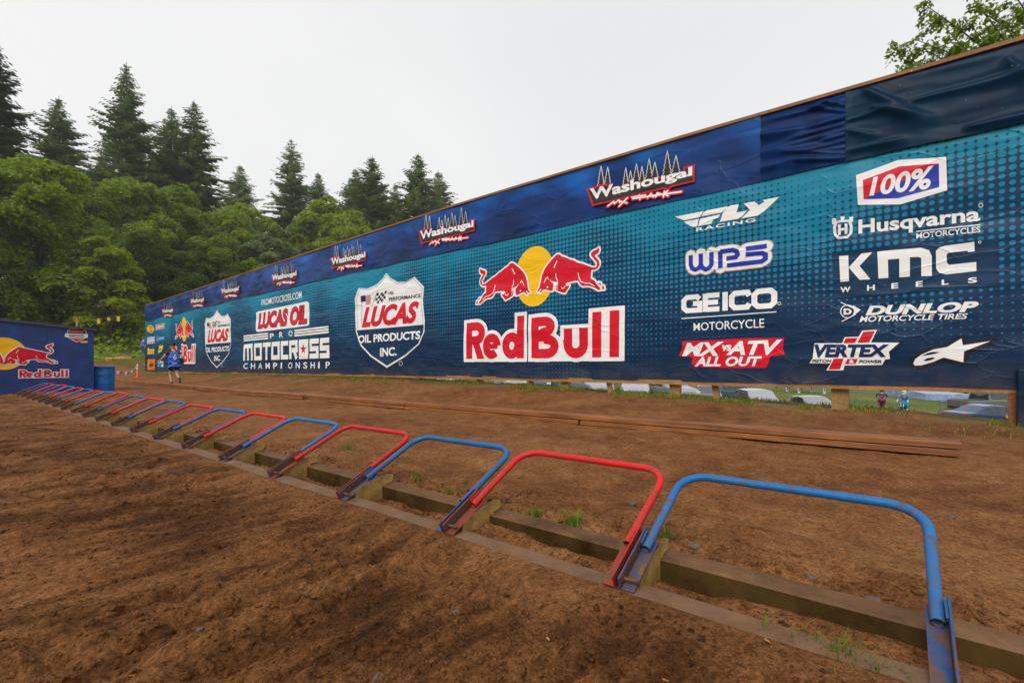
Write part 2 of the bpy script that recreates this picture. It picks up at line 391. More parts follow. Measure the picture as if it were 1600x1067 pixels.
# ------------------------------------------------------------------ sponsor wall
# local frame of the wall: X to the viewer's right, Y away from the viewer, Z up
ROT_W = math.atan2(-WD[1], -WD[0])
def on_plane(px, org, dirx):
    """local X on a vertical plane through org with horizontal direction dirx, for image column px"""
    k = (px-800)/FPX
    # ray direction in world = (k*CT+ST, -k*ST+CT)
    rx, ry = k*CT+ST, -k*ST+CT
    d = dirx[0]*ry-dirx[1]*rx
    X = (rx*org[1]-ry*org[0])/d*1.0
    Zc = (org[0]+dirx[0]*X)*ST+(org[1]+dirx[1]*X)*CT
    return X, Zc
class Plane:
    def __init__(s, org, dirx): s.o = org; s.d = dirx
    def __call__(s, px, py):
        X, Zc = on_plane(px, s.o, s.d)
        return (X, EYE-(py-HOR)*Zc/FPX)
    def zoom(s, ox, oy, k): return lambda x, y: s(ox+x/k, oy+y/k)
WP = Plane(WR, -WD)
def fold(X, Z):
    """how far the printed tarp stands proud of the boards at (X, Z)"""
    X = np.asarray(X, float); Z = np.asarray(Z, float)
    d = .032*fbm(X*.5, Z*.75, 3, 101)+.020*fbm(X*.9+Z*.8, Z*.5-X*.25, 3, 107)
    d = d+.012*sstep(2.06, 1.76, Z+.03*np.sin(X*.9))+.014*np.exp(-((Z-1.78)/.20)**2)*(fbm(X*1.4, Z*0, 3, 109)+.2)
    d = d-.014*np.exp(-((Z-3.1-.06*np.sin(X*.5+1))/.20)**2)
    d = d+.035*np.abs(fbm(X*.8, Z*.3, 2, 111))*sstep(1.4, .7, Z)
    return d+.035
FONT_CACHE = {}
def text_mesh(s, bold=0.0, shear=0.0, space=1.0):
    key = (s, bold, shear, space)
    if key not in FONT_CACHE:
        cu = bpy.data.curves.new('lettering', 'FONT'); cu.body = s; cu.size = 1; cu.offset = bold; cu.shear = shear
        cu.space_character = space; cu.fill_mode = 'FRONT'; cu.resolution_u = 4
        ob = bpy.data.objects.new('lettering', cu); COL.objects.link(ob)
        dg = bpy.context.evaluated_depsgraph_get(); dg.update()
        me = ob.evaluated_get(dg).to_mesh()
        V = np.array([v.co[:2] for v in me.vertices]); F = [tuple(p.vertices) for p in me.polygons]
        ob.evaluated_get(dg).to_mesh_clear(); bpy.data.objects.remove(ob); bpy.data.curves.remove(cu)
        V = (V-V.min(0))/(V.max(0)-V.min(0))
        FONT_CACHE[key] = (V, F)
    return FONT_CACHE[key]
class Logo:
    """one printed logo: flat coloured shapes draped over the tarp"""
    def __init__(s, drape=True): s.V = []; s.F = []; s.mi = []; s.mats = []; s.drape = drape; s.e = 0
    def _m(s, m):
        if M[m] not in s.mats: s.mats.append(M[m])
        return s.mats.index(M[m])
    def _add(s, P, F, m, layer):
        n = len(s.V); s.e = (s.e+1) % 12; y = -(.008+.004*layer+.00012*s.e); k = s._m(m)
        s.V += [(p[0], y, p[1]) for p in P]
        for f in F:
            a = sum(P[f[i]][0]*P[f[(i+1) % len(f)]][1]-P[f[(i+1) % len(f)]][0]*P[f[i]][1] for i in range(len(f)))
            f = list(f) if a > 0 else list(f)[::-1]
            s.F.append([i+n for i in f]); s.mi.append(k)
    def poly(s, pts, m, layer=0, holes=()):
        loops = [[Vector((p[0], p[1], 0)) for p in L] for L in [pts]+list(holes)]
        flat = [(v.x, v.y) for L in loops for v in L]
        s._add(flat, tessellate_polygon(loops), m, layer); return s
    def ribbon(s, pts, w, m, layer=0, closed=False, caps=True):
        P = [np.array(p, float) for p in pts]
        n = len(P); segs = [(P[i], P[(i+1) % n]) for i in range(n if closed else n-1)]
        for a, b in segs:
            d = b-a; L = np.hypot(*d)
            if L < 1e-6: continue
            d = d/L; q = np.array([-d[1], d[0]])*w/2
            s._add([a-q, b-q, b+q, a+q], [(0, 1, 2, 3)], m, layer)
        for p in (P if closed else (P[1:-1] if not caps else P)):
            s._add([p+w/2*np.array([math.cos(t*math.pi/4), math.sin(t*math.pi/4)]) for t in range(8)], [tuple(range(8))], m, layer)
        return s
    def stroke(s, pts, w, m, layer=0):
        """single mitred ribbon with butt ends"""
        P = [np.array(p, float) for p in pts]; Lh = []; Rh = []
        P = [p for i, p in enumerate(P) if i == 0 or np.hypot(*(p-P[i-1])) > 1e-5]; n = len(P)
        for i in range(n):
            d0 = P[i]-P[i-1] if i else P[1]-P[0]; d1 = P[i+1]-P[i] if i < n-1 else P[-1]-P[-2]
            d0 = d0/np.hypot(*d0); d1 = d1/np.hypot(*d1)
            q0 = np.array([-d0[1], d0[0]]); q1 = np.array([-d1[1], d1[0]])
            b = q0+q1; b = b/max(np.hypot(*b), 1e-6); b = b*min(w/2/max(b.dot(q0), .35), w)
            Lh.append(P[i]+b); Rh.append(P[i]-b)
        for i in range(n-1): s._add([Rh[i], Rh[i+1], Lh[i+1], Lh[i]], [(0, 1, 2, 3)], m, layer)
        return s
    def text(s, t, a, b, c, d, m, layer=0, bold=0.012, shear=0.0, space=1.0):
        """a,b,c,d = lower left, lower right, upper right, upper left"""
        V, F = text_mesh(t, bold, shear, space); a, b, c, d = [np.array(p, float) for p in (a, b, c, d)]
        P = [(1-v)*((1-u)*a+u*b)+v*((1-u)*d+u*c) for u, v in V]
        s._add(P, F, m, layer); return s
    def build(s, name, parent, cut=.09, proud=0.0):
        bm = bmesh.new(); vs = [bm.verts.new(v) for v in s.V]
        for f, k in zip(s.F, s.mi):
            try: bm.faces.new([vs[i] for i in f]).material_index = k
            except ValueError: pass
        if s.drape:
            A = np.array(s.V)
            for ax in (0, 2):
                lo = math.floor(A[:, ax].min()/cut); hi = math.ceil(A[:, ax].max()/cut)
                no = (1, 0, 0) if ax == 0 else (0, 0, 1)
                for k in range(lo+1, hi):
                    co = (k*cut, 0, 0) if ax == 0 else (0, 0, k*cut)
                    bmesh.ops.bisect_plane(bm, geom=bm.verts[:]+bm.edges[:]+bm.faces[:], plane_co=co, plane_no=no, dist=1e-6)
            bm.verts.ensure_lookup_table()
            C = np.array([v.co[:] for v in bm.verts]); D = fold(C[:, 0], C[:, 2])
            for v, d in zip(bm.verts, D): v.co.y -= float(d)+proud
        me = bpy.data.meshes.new(name); bm.to_mesh(me); bm.free()
        return mlink(name, me, s.mats, parent, None, True)
def quad(f, x0, x1, l, r=None):
    """l=(ytop,ybottom) at x0, r at x1, in zoom pixels -> a,b,c,d"""
    r = r or l
    return f(x0, l[1]), f(x1, r[1]), f(x1, r[0]), f(x0, l[0])
def arc(cx, cz, rx, rz, a0, a1, n=14):
    return [(cx+rx*math.cos(math.radians(a0+(a1-a0)*i/n)), cz+rz*math.sin(math.radians(a0+(a1-a0)*i/n))) for i in range(n+1)]

wall = thing('banner_wall', 'long high wall hung with teal sponsor banners facing the start gates', 'wall', (WR[0], WR[1], 0), ROT_W)
XL, XRr = -WLEN, 2.6
TOPP = [(228, 478), (500, 390), (720, 319), (880, 272), (1052, 220), (1322, 143), (1600, 63)]
tp = [WP(*p) for p in TOPP]; tp[-1:] = [tp[-1], (XRr+1, tp[-1][1]-.05)]
TX = np.array([p[0] for p in tp]); TZ = np.array([p[1] for p in tp])
def ztop(X): return np.interp(X, TX, TZ)
ZB = EYE-.34                                                # lower edge of the banner
def zlow(X): return np.interp(X, [-46, -33, -25, -15, 4], [EYE-.47, EYE-.42, EYE-.36, EYE-.335, EYE-.335])
ZBAND = EYE+3.44
# boards behind the tarps
mb = MB(); xs = np.linspace(XL+.02, XRr-.02, 40)
V = []; F = []
for x in xs:
    V += [(x, .012, zlow(x)+.02), (x, .012, ztop(x)-.02), (x, .06, ztop(x)-.02), (x, .06, zlow(x)+.02)]
for i in range(len(xs)-1):
    for k in range(4): F.append((i*4+k, (i+1)*4+k, (i+1)*4+(k+1) % 4, i*4+(k+1) % 4))
F += [(0, 1, 2, 3), tuple(4*(len(xs)-1)+k for k in (3, 2, 1, 0))]
mobj('backing_board', V, F, M['ply'], wall)
for i in range(13):                                          # cap boards, end to end
    a = XL-.03+i*(XRr-XL)/13; b = a+(XRr-XL)/13-.006
    V = []
    for x in (a, b):
        for (y, dz) in ((-.085, -.03), (-.085, .025), (.10, .025), (.10, -.03)): V.append((x, y, float(ztop(x))+dz+R.uniform(-.004, .004)))
    mobj('cap_board', V, [(0, 1, 2, 3), (7, 6, 5, 4), (0, 4, 5, 1), (1, 5, 6, 2), (2, 6, 7, 3), (3, 7, 4, 0)], M['cap'], wall)
for i in range(11):                                          # rail under the tarp
    a = XL+.05+i*(XRr-XL-.1)/11; b = a+(XRr-XL-.1)/11-.008
    V = []
    for x in (a, b):
        for (y, dz) in ((-.045, -.065), (-.045, .03), (.011, .03), (.011, -.065)): V.append((x, y, float(zlow(x))+dz))
    mobj('bottom_rail', V, [(0, 1, 2, 3), (7, 6, 5, 4), (0, 4, 5, 1), (1, 5, 6, 2), (2, 6, 7, 3), (3, 7, 4, 0)], M['lowrail'], wall)
def gz(X, Y=0.0):
    wx = WR[0]-WD[0]*X+WD[1]*Y; wy = WR[1]-WD[1]*X-WD[0]*Y
    return h1(wx, wy)
for px, w, lean in ((1311.5, .25, 0), (1117, .11, -.10), (1052, .22, 0), (950, .10, -.16), (880, .19, 0), (826, .10, 0), (745, .16, 0), (655, .16, 0), (590, .14, 0), (505, .14, 0)):
    X = WP(px, 600)[0]; zb = gz(X, .1)-.35; zt = float(ztop(X))-.3
    V = []
    for z, dx in ((zb, -lean*.5), (zt, lean*6)):
        V += [(X-w/2+dx, .065, z), (X+w/2+dx, .065, z), (X+w/2+dx, .065+min(w, .12), z), (X-w/2+dx, .065+min(w, .12), z)]
    mobj('post', V, [(0, 3, 2, 1), (4, 5, 6, 7), (0, 1, 5, 4), (1, 2, 6, 5), (2, 3, 7, 6), (3, 0, 4, 7)], M['post'], wall)
X = WP(1582, 600)[0]
MB().box((X-.045, -.03, gz(X)-.3), (X+.045, .011, float(zlow(X))-.066)).build('end_post', M['plank'], wall)
X = WP(1592, 600)[0]
MB().box((X-.035, -.19, gz(X)-.3), (X+.6, -.06, EYE-.05)).build('wrapped_post', M['dark_b'], wall, bevel=.02)
# main printed tarp in five lengths
def sheet(name, x0, x1, zlo, zhi, step, mat, disp, proud=0.0):
    nx = max(2, int(round((x1-x0)/step))+1); nz = max(2, int(round((np.mean(zhi([x0, x1]))-np.mean(zlo([x0, x1])))/step))+1)
    xs = np.linspace(x0, x1, nx); V = np.zeros((nz, nx, 3))
    for k in range(nz):
        t = k/(nz-1); z = zlo(xs)*(1-t)+zhi(xs)*t
        V[k, :, 0] = xs; V[k, :, 2] = z; V[k, :, 1] = -disp(xs, z)-proud
    i, j = np.meshgrid(np.arange(nz-1), np.arange(nx-1), indexing='ij'); a = (i*nx+j).ravel()
    me = fast_mesh(name, V.reshape(-1, 3), np.stack([a, a+1, a+nx+1, a+nx], 1))
    return mlink(name, me, mat, wall, None, True)
f_lo = lambda x: zlow(np.asarray(x))+.0
f_hi = lambda x: np.full(np.shape(x), ZBAND+.12)
cuts = [XL, -34.0, -26.6, -15.6, -6.9, XRr]
TARP = []
for i in range(5):
    TARP.append(sheet('printed_tarp', cuts[i]+(.0 if i == 0 else .0), cuts[i+1]-.004, f_lo, f_hi, .05, M['tarp'], fold))
def tarp_at(X): return TARP[max(0, min(4, int(np.searchsorted(cuts, X))-1))]
for i in range(5):
    xs_ = np.arange(cuts[i]+.02, cuts[i+1]-.02, .12); zs_ = 1.905-.03*np.sin(xs_*.9)
    V = [(x_, -float(fold(x_, z_+dz))-.003, z_+dz) for x_, z_ in zip(xs_, zs_) for dz in (-.009, .009)]
    mobj('seam', V, [(2*k, 2*k+2, 2*k+3, 2*k+1) for k in range(len(xs_)-1)], M['navy'], TARP[i], None, True)
# upper band
def bfold(X, Z):
    X = np.asarray(X, float); Z = np.asarray(Z, float)
    d = fold(X, Z)+.022+.025*fbm(X*.8+Z*.9, Z*.4, 3, 131)+.02*np.exp(-((Z-ZBAND)/.12)**2)*(fbm(X*1.2, Z*0, 3, 133)+.2)
    return d
def band_lo(x): x = np.asarray(x, float); return ZBAND+.05*fbm(x*.5, x*0, 3, 135)+np.interp(x, [-46, -42, -30], [-.10, -.05, 0])
def band_hi(x): return ztop(x)-.01
logo_px = [265, 312, 363, 448, 548, 702, 1003]
lx = [WP(p, 400)[0] for p in logo_px]
edge = [XL]+[(a+b)/2 for a, b in zip(lx[:-1], lx[1:])]+[WP(1190, 200)[0]]
BANDS = []
for i in range(7): BANDS.append(sheet('top_banner', edge[i], edge[i+1]-.004, band_lo, band_hi, .10, M['band'], bfold))
xa = WP(1190, 200)[0]; xb = WP(1322, 200)[0]
def segs(X, Z, S):
    """pleats: each (x0, z0, x1, z1, width, height) a tapering ridge with a sharper upper side"""
    d = 0
    for x0, z0, x1, z1, w, h_ in S:
        L = math.hypot(x1-x0, z1-z0); ux, uz = (x1-x0)/L, (z1-z0)/L
        t = (X-x0)*ux+(Z-z0)*uz; n = -(X-x0)*uz+(Z-z0)*ux+.06*np.sin(t*2.2+x0)*L*.3
        tp_ = np.clip(t/L, 0, 1); env = sstep(-.06, .03, t/L)*(1-sstep(.55, 1.0, t/L))
        ww = w*(.5+1.3*tp_); d = d+h_*env*np.where(n > 0, np.exp(-(n/(ww*.6))**2), np.exp(-(n/(ww*1.6))**2))
    return d
rs = random.Random(5)
SA = [(xb-.01, 4.40+i*.098, xb-rs.uniform(.4, 1.5), 4.40+i*.098+rs.uniform(-.12, .38), rs.uniform(.025, .05), rs.uniform(.02, .06)) for i in range(12)]+[(xb-1.65, 5.25, xb-.1, 4.95, .07, .07), (xb-1.6, 4.9, xb-.3, 4.75, .09, .05), (xb-1.7, 4.62, xb-.2, 4.45, .06, .05)]
SB = [(xb+.25, 5.45, xb+1.05, 4.72, .07, .06), (xb+.02, 5.0, xb+.75, 5.06, .03, .035), (xb+.03, 4.85, xb+.5, 4.6, .04, .04), (xb+.35, 5.12, xb+1.3, 4.62, .06, .05), (xb+.9, 5.02, xb+3.4, 5.20, .06, .05), (xb+1.5, 4.42, xb+3.2, 4.52, .07, .06), (xb+.1, 5.5, xb+1.9, 5.55, .05, .05), (xb+1.9, 5.3, xb+2.4, 4.6, .08, .04), (xb+.05, 4.5, xb+.9, 4.48, .04, .05), (xb+2.6, 5.45, xb+3.4, 4.8, .08, .045)]
def rim(X, Z): return sstep(.0, .16, ztop(X)-Z)
def fold_a(X, Z): return bfold(X, Z)*(.5+.5*rim(X, Z))+segs(X, Z, SA)*rim(X, Z)
def fold_b(X, Z): return bfold(X, Z)*(.5+.5*rim(X, Z))+segs(X, Z, SB)*rim(X, Z)+.02*np.exp(-((X-xb)/.05)**2)
sheet('dark_banner', xa, xb-.004, band_lo, band_hi, .022, M['dark_a'], fold_a, .004)
sheet('dark_banner', xb, XRr, band_lo, band_hi, .026, M['dark_b'], fold_b, .012)

# --- forest logo on the band (one drawn, shifted for each panel)
f7 = WP.zoom(880, 220, 6.667); c0 = WP(1003, 290)
def rel(p): return (p[0]-c0[0], p[1]-c0[1])
def pts7(L): return [rel(f7(*p)) for p in L]
for i, X0 in enumerate(lx):
    cz = {0: WP(265, 486), 1: WP(312, 470), 2: WP(363, 454), 3: WP(448, 432), 4: WP(548, 405), 5: WP(702, 361), 6: WP(1003, 290)}[i][1]
    S = 1.0
    sh = lambda L: [(X0+p[0]*S, cz+p[1]*S) for p in L]
    g = Logo()
    for ax, ay, by, hw in ((412, 290, 480, 36), (480, 300, 465, 34), (668, 305, 478, 30), (718, 340, 445, 24), (780, 268, 450, 40), (838, 295, 440, 30), (912, 218, 420, 42), (972, 250, 400, 38), (1100, 135, 385, 52), (1190, 182, 360, 48)):
        def fir(grow):
            L = [(ax, ay-grow*3)]; Rr_ = []
            n = 5
            for k in range(1, n+1):
                t = k/n; y = ay+(by-ay)*t
                L.append((ax-hw*t-grow, y)); L.append((ax-hw*t*.62-grow*.8, y-2))
                Rr_.append((ax+hw*t+grow, y)); Rr_.append((ax+hw*t*.62+grow*.8, y-2))
            return L[:-1]+Rr_[:-1][::-1]
        g.poly(sh(pts7(fir(7))), 'white', 0); g.poly(sh(pts7(fir(0))), 'char', 1)
    redp = [(265, 518), (400, 470), (530, 455), (525, 505), (660, 480), (690, 440), (740, 430), (750, 468), (1040, 385), (1270, 340), (1268, 290), (1385, 262), (1385, 442), (1150, 498), (1120, 535), (1060, 520), (325, 692)]
    drk = [(285, 530), (405, 488), (512, 475), (508, 525), (670, 498), (702, 455), (728, 448), (738, 486), (1045, 402), (1287, 355), (1285, 303), (1368, 282), (1368, 430), (1140, 482), (1110, 512), (1060, 502), (338, 672)]
    g.poly(sh(pts7(redp)), 'red', 2); g.poly(sh(pts7(drk)), 'char', 3)
    a, b, c, d = [sh([rel(f7(*p))])[0] for p in ((305, 668), (1362, 408), (1362, 285), (300, 515))]
    g.text('Washougal', a, b, c, d, 'white', 4, bold=.035)
    for L in ([(485, 692), (545, 645), (552, 668), (600, 630), (610, 655)], [(600, 695), (690, 608)], [(605, 640), (685, 662)], [(735, 602), (880, 583)], [(745, 618), (1000, 582), (1250, 548)], [(815, 580), (820, 625)], [(900, 610), (935, 565), (960, 600)], [(985, 600), (1000, 560), (1030, 570), (1000, 585)], [(1065, 600), (1075, 545)], [(1110, 540), (1070, 570), (1115, 590)]):
        g.ribbon(sh(pts7(L)), .09, 'red', 2); g.ribbon(sh(pts7(L)), .035, 'white', 4)
    g.build('forest_logo', BANDS[i], proud=.036+.012)

# --- right group
f6 = WP.zoom(1250, 230, 2.809)
pl = lambda f, L: [f(*p) for p in L]
T4 = TARP[4]
g = Logo(); g.poly(pl(f6, [(247, 128), (430, 62), (640, 50), (645, 195), (440, 255), (255, 257)]), 'white', 0)
g.poly(pl(f6, [(277, 150), (435, 90), (608, 78), (280, 232)]), 'red', 1); g.poly(pl(f6, [(608, 78), (610, 180), (430, 228), (280, 232)]), 'blue', 1)
g.text('100%', *quad(f6, 305, 585, (140, 220), (88, 188)), 'white', 2, bold=.03, shear=.2); g.build('hexagon_logo', T4)
g = Logo(); cxy = lambda L: pl(f6, L)
g.ribbon(cxy([(160, 330), (152, 355), (155, 385), (170, 400), (208, 397), (224, 380), (226, 350), (218, 325)]), .04, 'white', 0)
g.ribbon(cxy([(160, 332), (190, 328), (218, 325)]), .035, 'white', 0)
for x, y in ((150, 318), (188, 308), (226, 310)): g.poly(cxy([(x-9, y), (x+9, y-2), (x+7, y+22), (x-7, y+24)]), 'white', 1)
g.text('H', *quad(f6, 168, 209, (343, 388), (338, 382)), 'white', 1, bold=.05)
g.text('Husqvarna', *quad(f6, 257, 790, (322, 402), (262, 345)), 'white', 0, bold=.028)
g.stroke(cxy([(510, 373), (790, 343)]), .016, 'white', 0); g.text('MOTORCYCLES', *quad(f6, 510, 790, (380, 405), (350, 377)), 'white', 0, bold=.02)
g.ribbon(cxy([(792+9*math.cos(t), 259+9*math.sin(t)) for t in np.linspace(0, 6.28, 9)[:-1]]), .008, 'white', 0, closed=True)
g.build('crown_lettering', T4)
g = Logo(); g.poly(cxy([(140, 462), (848, 405), (855, 612), (150, 665)]), 'patch', 0)
K = [((173, 481), (213, 477), (216, 590), (178, 593)), ((270, 470), (318, 464), (262, 524), (310, 582), (262, 584), (215, 530))]
for p in K: g.poly(cxy(p), 'white', 1)
g.poly(cxy([(340, 462), (372, 458), (530, 444), (566, 455), (578, 480), (578, 566), (532, 568), (532, 490), (520, 484), (482, 486), (482, 570), (436, 573), (436, 492), (386, 496), (388, 576), (345, 579)]), 'white', 1)
g.poly(cxy([(596, 458), (610, 443), (640, 435), (763, 419), (765, 460), (735, 463), (735, 457), (650, 466), (642, 475), (645, 512), (655, 518), (772, 506), (773, 546), (640, 560), (610, 553), (597, 535)]), 'white', 1)
for i, ch in enumerate('WHEELS'):
    x = [178, 295, 401, 508, 621, 736][i]; w = [45, 34, 30, 30, 30, 40][i]; dy = -8.2*i
    g.text(ch, *quad(f6, x, x+w, (616+dy, 640+dy), (613+dy, 637+dy)), 'white', 1, bold=.03)
g.ribbon(cxy([(787+6*math.cos(t), 420+5*math.sin(t)) for t in np.linspace(0, 6.28, 9)[:-1]]), .007, 'white', 1, closed=True)
g.build('block_lettering', T4)
g = Logo(); g.text('DUNLOP', *quad(f6, 288, 782, (698, 740), (677, 724)), 'white', 0, bold=.05, shear=.25)
g.text('MOTORCYCLE TIRES', *quad(f6, 262, 735, (743, 769), (730, 755)), 'white', 0, bold=.02, shear=.25)
g.ribbon(cxy([(210+30*math.cos(t), 722+28*math.sin(t)) for t in np.linspace(-.1, -6.2, 18)]), .014, 'white', 0)
g.poly(cxy([(232, 695), (268, 715), (232, 745), (240, 720)]), 'white', 1); g.stroke(cxy([(180, 682), (245, 712)]), .014, 'white', 1); g.stroke(cxy([(185, 766), (245, 735)]), .014, 'white', 1)
g.text('D', *quad(f6, 193, 228, (710, 736)), 'white', 1, bold=.05); g.build('arrow_lettering', T4)
fv = WP.zoom(1260, 460, 5.333)
g = Logo(); v = lambda L: pl(fv, L)
g.poly(v([(72, 408), (300, 407), (322, 358), (438, 354), (466, 304), (590, 297), (540, 402), (775, 403), (688, 478), (697, 538), (658, 541), (632, 586), (436, 590), (322, 592), (310, 632), (170, 632), (205, 575), (30, 573), (58, 532)]), 'white', 0)
for p in ([(330, 366), (428, 363), (408, 405), (312, 408)], [(476, 313), (574, 306), (525, 400), (428, 405)], [(232, 535), (314, 533), (284, 622), (188, 625)], [(345, 538), (432, 537), (412, 578), (325, 580)]): g.poly(v(p), 'red', 1)
g.text('VERTEX', *quad(fv, 72, 690, (417, 525), (418, 522)), 'navy', 2, bold=.05, shear=.2)
g.text('PISTON', *quad(fv, 52, 215, (541, 566)), 'black', 2, bold=.03, shear=.2); g.text('POWER', *quad(fv, 440, 628, (546, 572)), 'black', 2, bold=.03, shear=.2)
g.text('&', *quad(fv, 358, 402, (545, 572)), 'white', 2, bold=.05); g.build('striped_lettering', T4)
g = Logo()
st = [(890, 575), (905, 540), (960, 500), (1060, 458), (1170, 440), (1288, 368), (1300, 425), (1528, 390), (1310, 475), (1303, 565), (1140, 525), (1060, 560), (960, 590), (905, 593)]
g.poly(v(st), 'black', 0); g.ribbon(v(st), .10, 'black', 0, closed=True); g.stroke(v([(1480, 400), (1600, 370)]), .03, 'black', 0)
g.poly(v(st), 'white', 1)
g.poly(v([(958, 512), (1010, 488), (1060, 478), (1112, 482), (1060, 496), (1010, 506)]), 'black', 2); g.poly(v([(972, 550), (1010, 530), (1050, 524), (1072, 530), (1040, 545), (1000, 555)]), 'black', 2)
g.build('star_emblem', T4)
# --- second group
fl = WP.zoom(1050, 300, 8.889); g = Logo(); v = lambda L: pl(fl, L)
for p in ([(55, 355), (455, 278), (400, 362), (180, 405)], [(180, 425), (388, 385), (362, 490), (310, 495), (260, 480)], [(425, 352), (450, 300), (490, 270), (790, 208), (705, 298)],
          [(405, 385), (680, 325), (655, 375), (590, 393), (560, 455), (378, 487)], [(825, 200), (940, 180), (905, 298), (1055, 272), (985, 350), (930, 385), (680, 428), (720, 300), (770, 230)],
          [(1005, 172), (1150, 143), (1215, 195), (1290, 150), (1272, 122), (1500, 80), (1300, 270), (1200, 340), (975, 380), (1095, 262)]): g.poly(v(p), 'white', 0)
g.text('RACING', *quad(fl, 352, 1168, (510, 562), (370, 424)), 'white', 0, bold=.02, space=1.25); g.build('winged_lettering', TARP[4])
fw = WP.zoom(1060, 370, 10.0); g = Logo(); v = lambda L: pl(fw, L)
WS = [[(205, 295), (205, 440), (225, 495), (275, 520), (330, 495), (362, 440), (362, 270)], [(362, 440), (390, 490), (440, 515), (495, 490), (528, 440), (528, 248)], [(665, 232), (668, 495)],
      [(665, 240), (860, 215), (920, 235), (935, 285), (905, 325), (760, 346)], [(1390, 152), (1100, 192), (1065, 200)], [(1060, 285), (1310, 262), (1368, 285), (1368, 350), (1310, 392), (770, 455)]]
for L in WS:
    g.ribbon(v(L), .25, 'tan', 0); g.ribbon(v(L), .21, 'white', 1); g.stroke(v(L), .085, 'blue', 3)
g.poly(v([(220, 300), (940, 215), (1390, 170), (1350, 390), (300, 520)]), 'white', 1); g.build('outlined_lettering', TARP[4])
f5 = WP.zoom(1040, 290, 3.556); g = Logo(); v = lambda L: pl(f5, L)
def letter(ch, x0, x1, yl, yr, w):
    f = lambda u, t: f5(x0+(x1-x0)*u, (yl[0]+(yl[1]-yl[0])*t)*(1-u)+(yr[0]+(yr[1]-yr[0])*t)*u)
    P = {'G': [[(.88, .26), (.75, .12), (.25, .12), (.1, .28), (.1, .72), (.25, .88), (.89, .88), (.89, .50), (.55, .50)]],
         'E': [[(.98, .12), (.12, .12)], [(.1, 0), (.1, 1)], [(.1, .5), (.9, .5)], [(.12, .88), (.98, .88)]], 'I': [[(.5, 0), (.5, 1)]],
         'C': [[(.95, .3), (.85, .12), (.25, .12), (.1, .28), (.1, .72), (.25, .88), (.85, .88), (.95, .7)]],
         'O': [[(.5, .12), (.25, .12), (.1, .28), (.1, .72), (.25, .88), (.75, .88), (.9, .72), (.9, .28), (.75, .12), (.5, .12)]]}[ch]
    for L in P: g.stroke([f(*p) for p in L], w, 'white', 0)
yl = lambda x: (615-(x-95)*.091, 710-(x-95)*.057)
for ch, a, b in (('G', 95, 207), ('E', 217, 305), ('I', 318, 352), ('C', 360, 475), ('O', 483, 620)): letter(ch, a, b, yl(a), yl(b), .10)
g.stroke(v([(95, 740), (620, 703)]), .018, 'white', 0); g.text('MOTORCYCLE', *quad(f5, 162, 552, (765, 808), (740, 790)), 'white', 0, bold=.008)
g.ribbon(v([(634+8*math.cos(t), 656+9*math.sin(t)) for t in np.linspace(0, 6.28, 9)[:-1]]), .008, 'white', 0, closed=True)
g.build('wide_lettering', TARP[4])
g = Logo()
g.poly(v([(100, 866), (300, 858), (470, 848), (662, 848), (655, 900), (664, 940), (585, 950), (577, 985), (560, 1013), (400, 1014), (170, 1006), (150, 990), (158, 952), (80, 946), (97, 910)]), 'red', 0)
g.text('MX', *quad(f5, 98, 330, (876, 948), (868, 946)), 'white', 1, bold=.04, shear=.3); g.text('vs', *quad(f5, 320, 372, (886, 920)), 'white', 1, bold=.04, shear=.2)
g.text('ATV', *quad(f5, 342, 652, (868, 942), (855, 940)), 'white', 1, bold=.04, shear=.3); g.text('ALL OUT', *quad(f5, 168, 540, (952, 1005), (948, 1002)), 'white', 1, bold=.04, shear=.25)
g.build('brush_lettering', TARP[4])
# --- bulls, sun and lettering
BULL = [(55, 760), (85, 715), (105, 600), (120, 530), (150, 460), (200, 390), (260, 320), (310, 265), (345, 248), (375, 255), (400, 280), (450, 292), (520, 325), (560, 330), (620, 365), (690, 380), (760, 410), (820, 432), (870, 428), (885, 400), (880, 360), (840, 310), (805, 270), (800, 235), (830, 205), (880, 180), (910, 155), (915, 195), (900, 235), (860, 258), (850, 270), (890, 310), (915, 350), (915, 400), (890, 440), (850, 462), (800, 466), (800, 530), (795, 580), (830, 600), (850, 610), (870, 650), (900, 685), (930, 715), (935, 740), (900, 742), (860, 715), (800, 690), (740, 682), (700, 690), (660, 672), (635, 625), (610, 612), (540, 625), (470, 640), (440, 665), (470, 690), (505, 680), (490, 710), (465, 745), (440, 785), (380, 770), (345, 755), (318, 740), (312, 690), (335, 650), (335, 628), (300, 628), (255, 618), (280, 670), (272, 715), (270, 755), (220, 750), (170, 735), (140, 740), (100, 785), (90, 778), (115, 735), (108, 725), (70, 770)]
BLINES = [([(310, 515), (315, 580), (335, 615)], 12), ([(625, 510), (635, 570), (660, 625), (720, 650), (790, 650), (850, 690)], 12), ([(290, 430), (330, 345)], 16), ([(150, 640), (165, 590), (190, 562), (205, 592)], 12), ([(235, 605), (262, 640)], 10), ([(340, 640), (328, 700), (335, 730)], 10), ([(395, 700), (400, 725), (430, 715), (440, 690)], 12)]
HOOF = [[(905, 640), (930, 645), (945, 668), (928, 675)], [(955, 690), (980, 685), (988, 735), (962, 735)]]
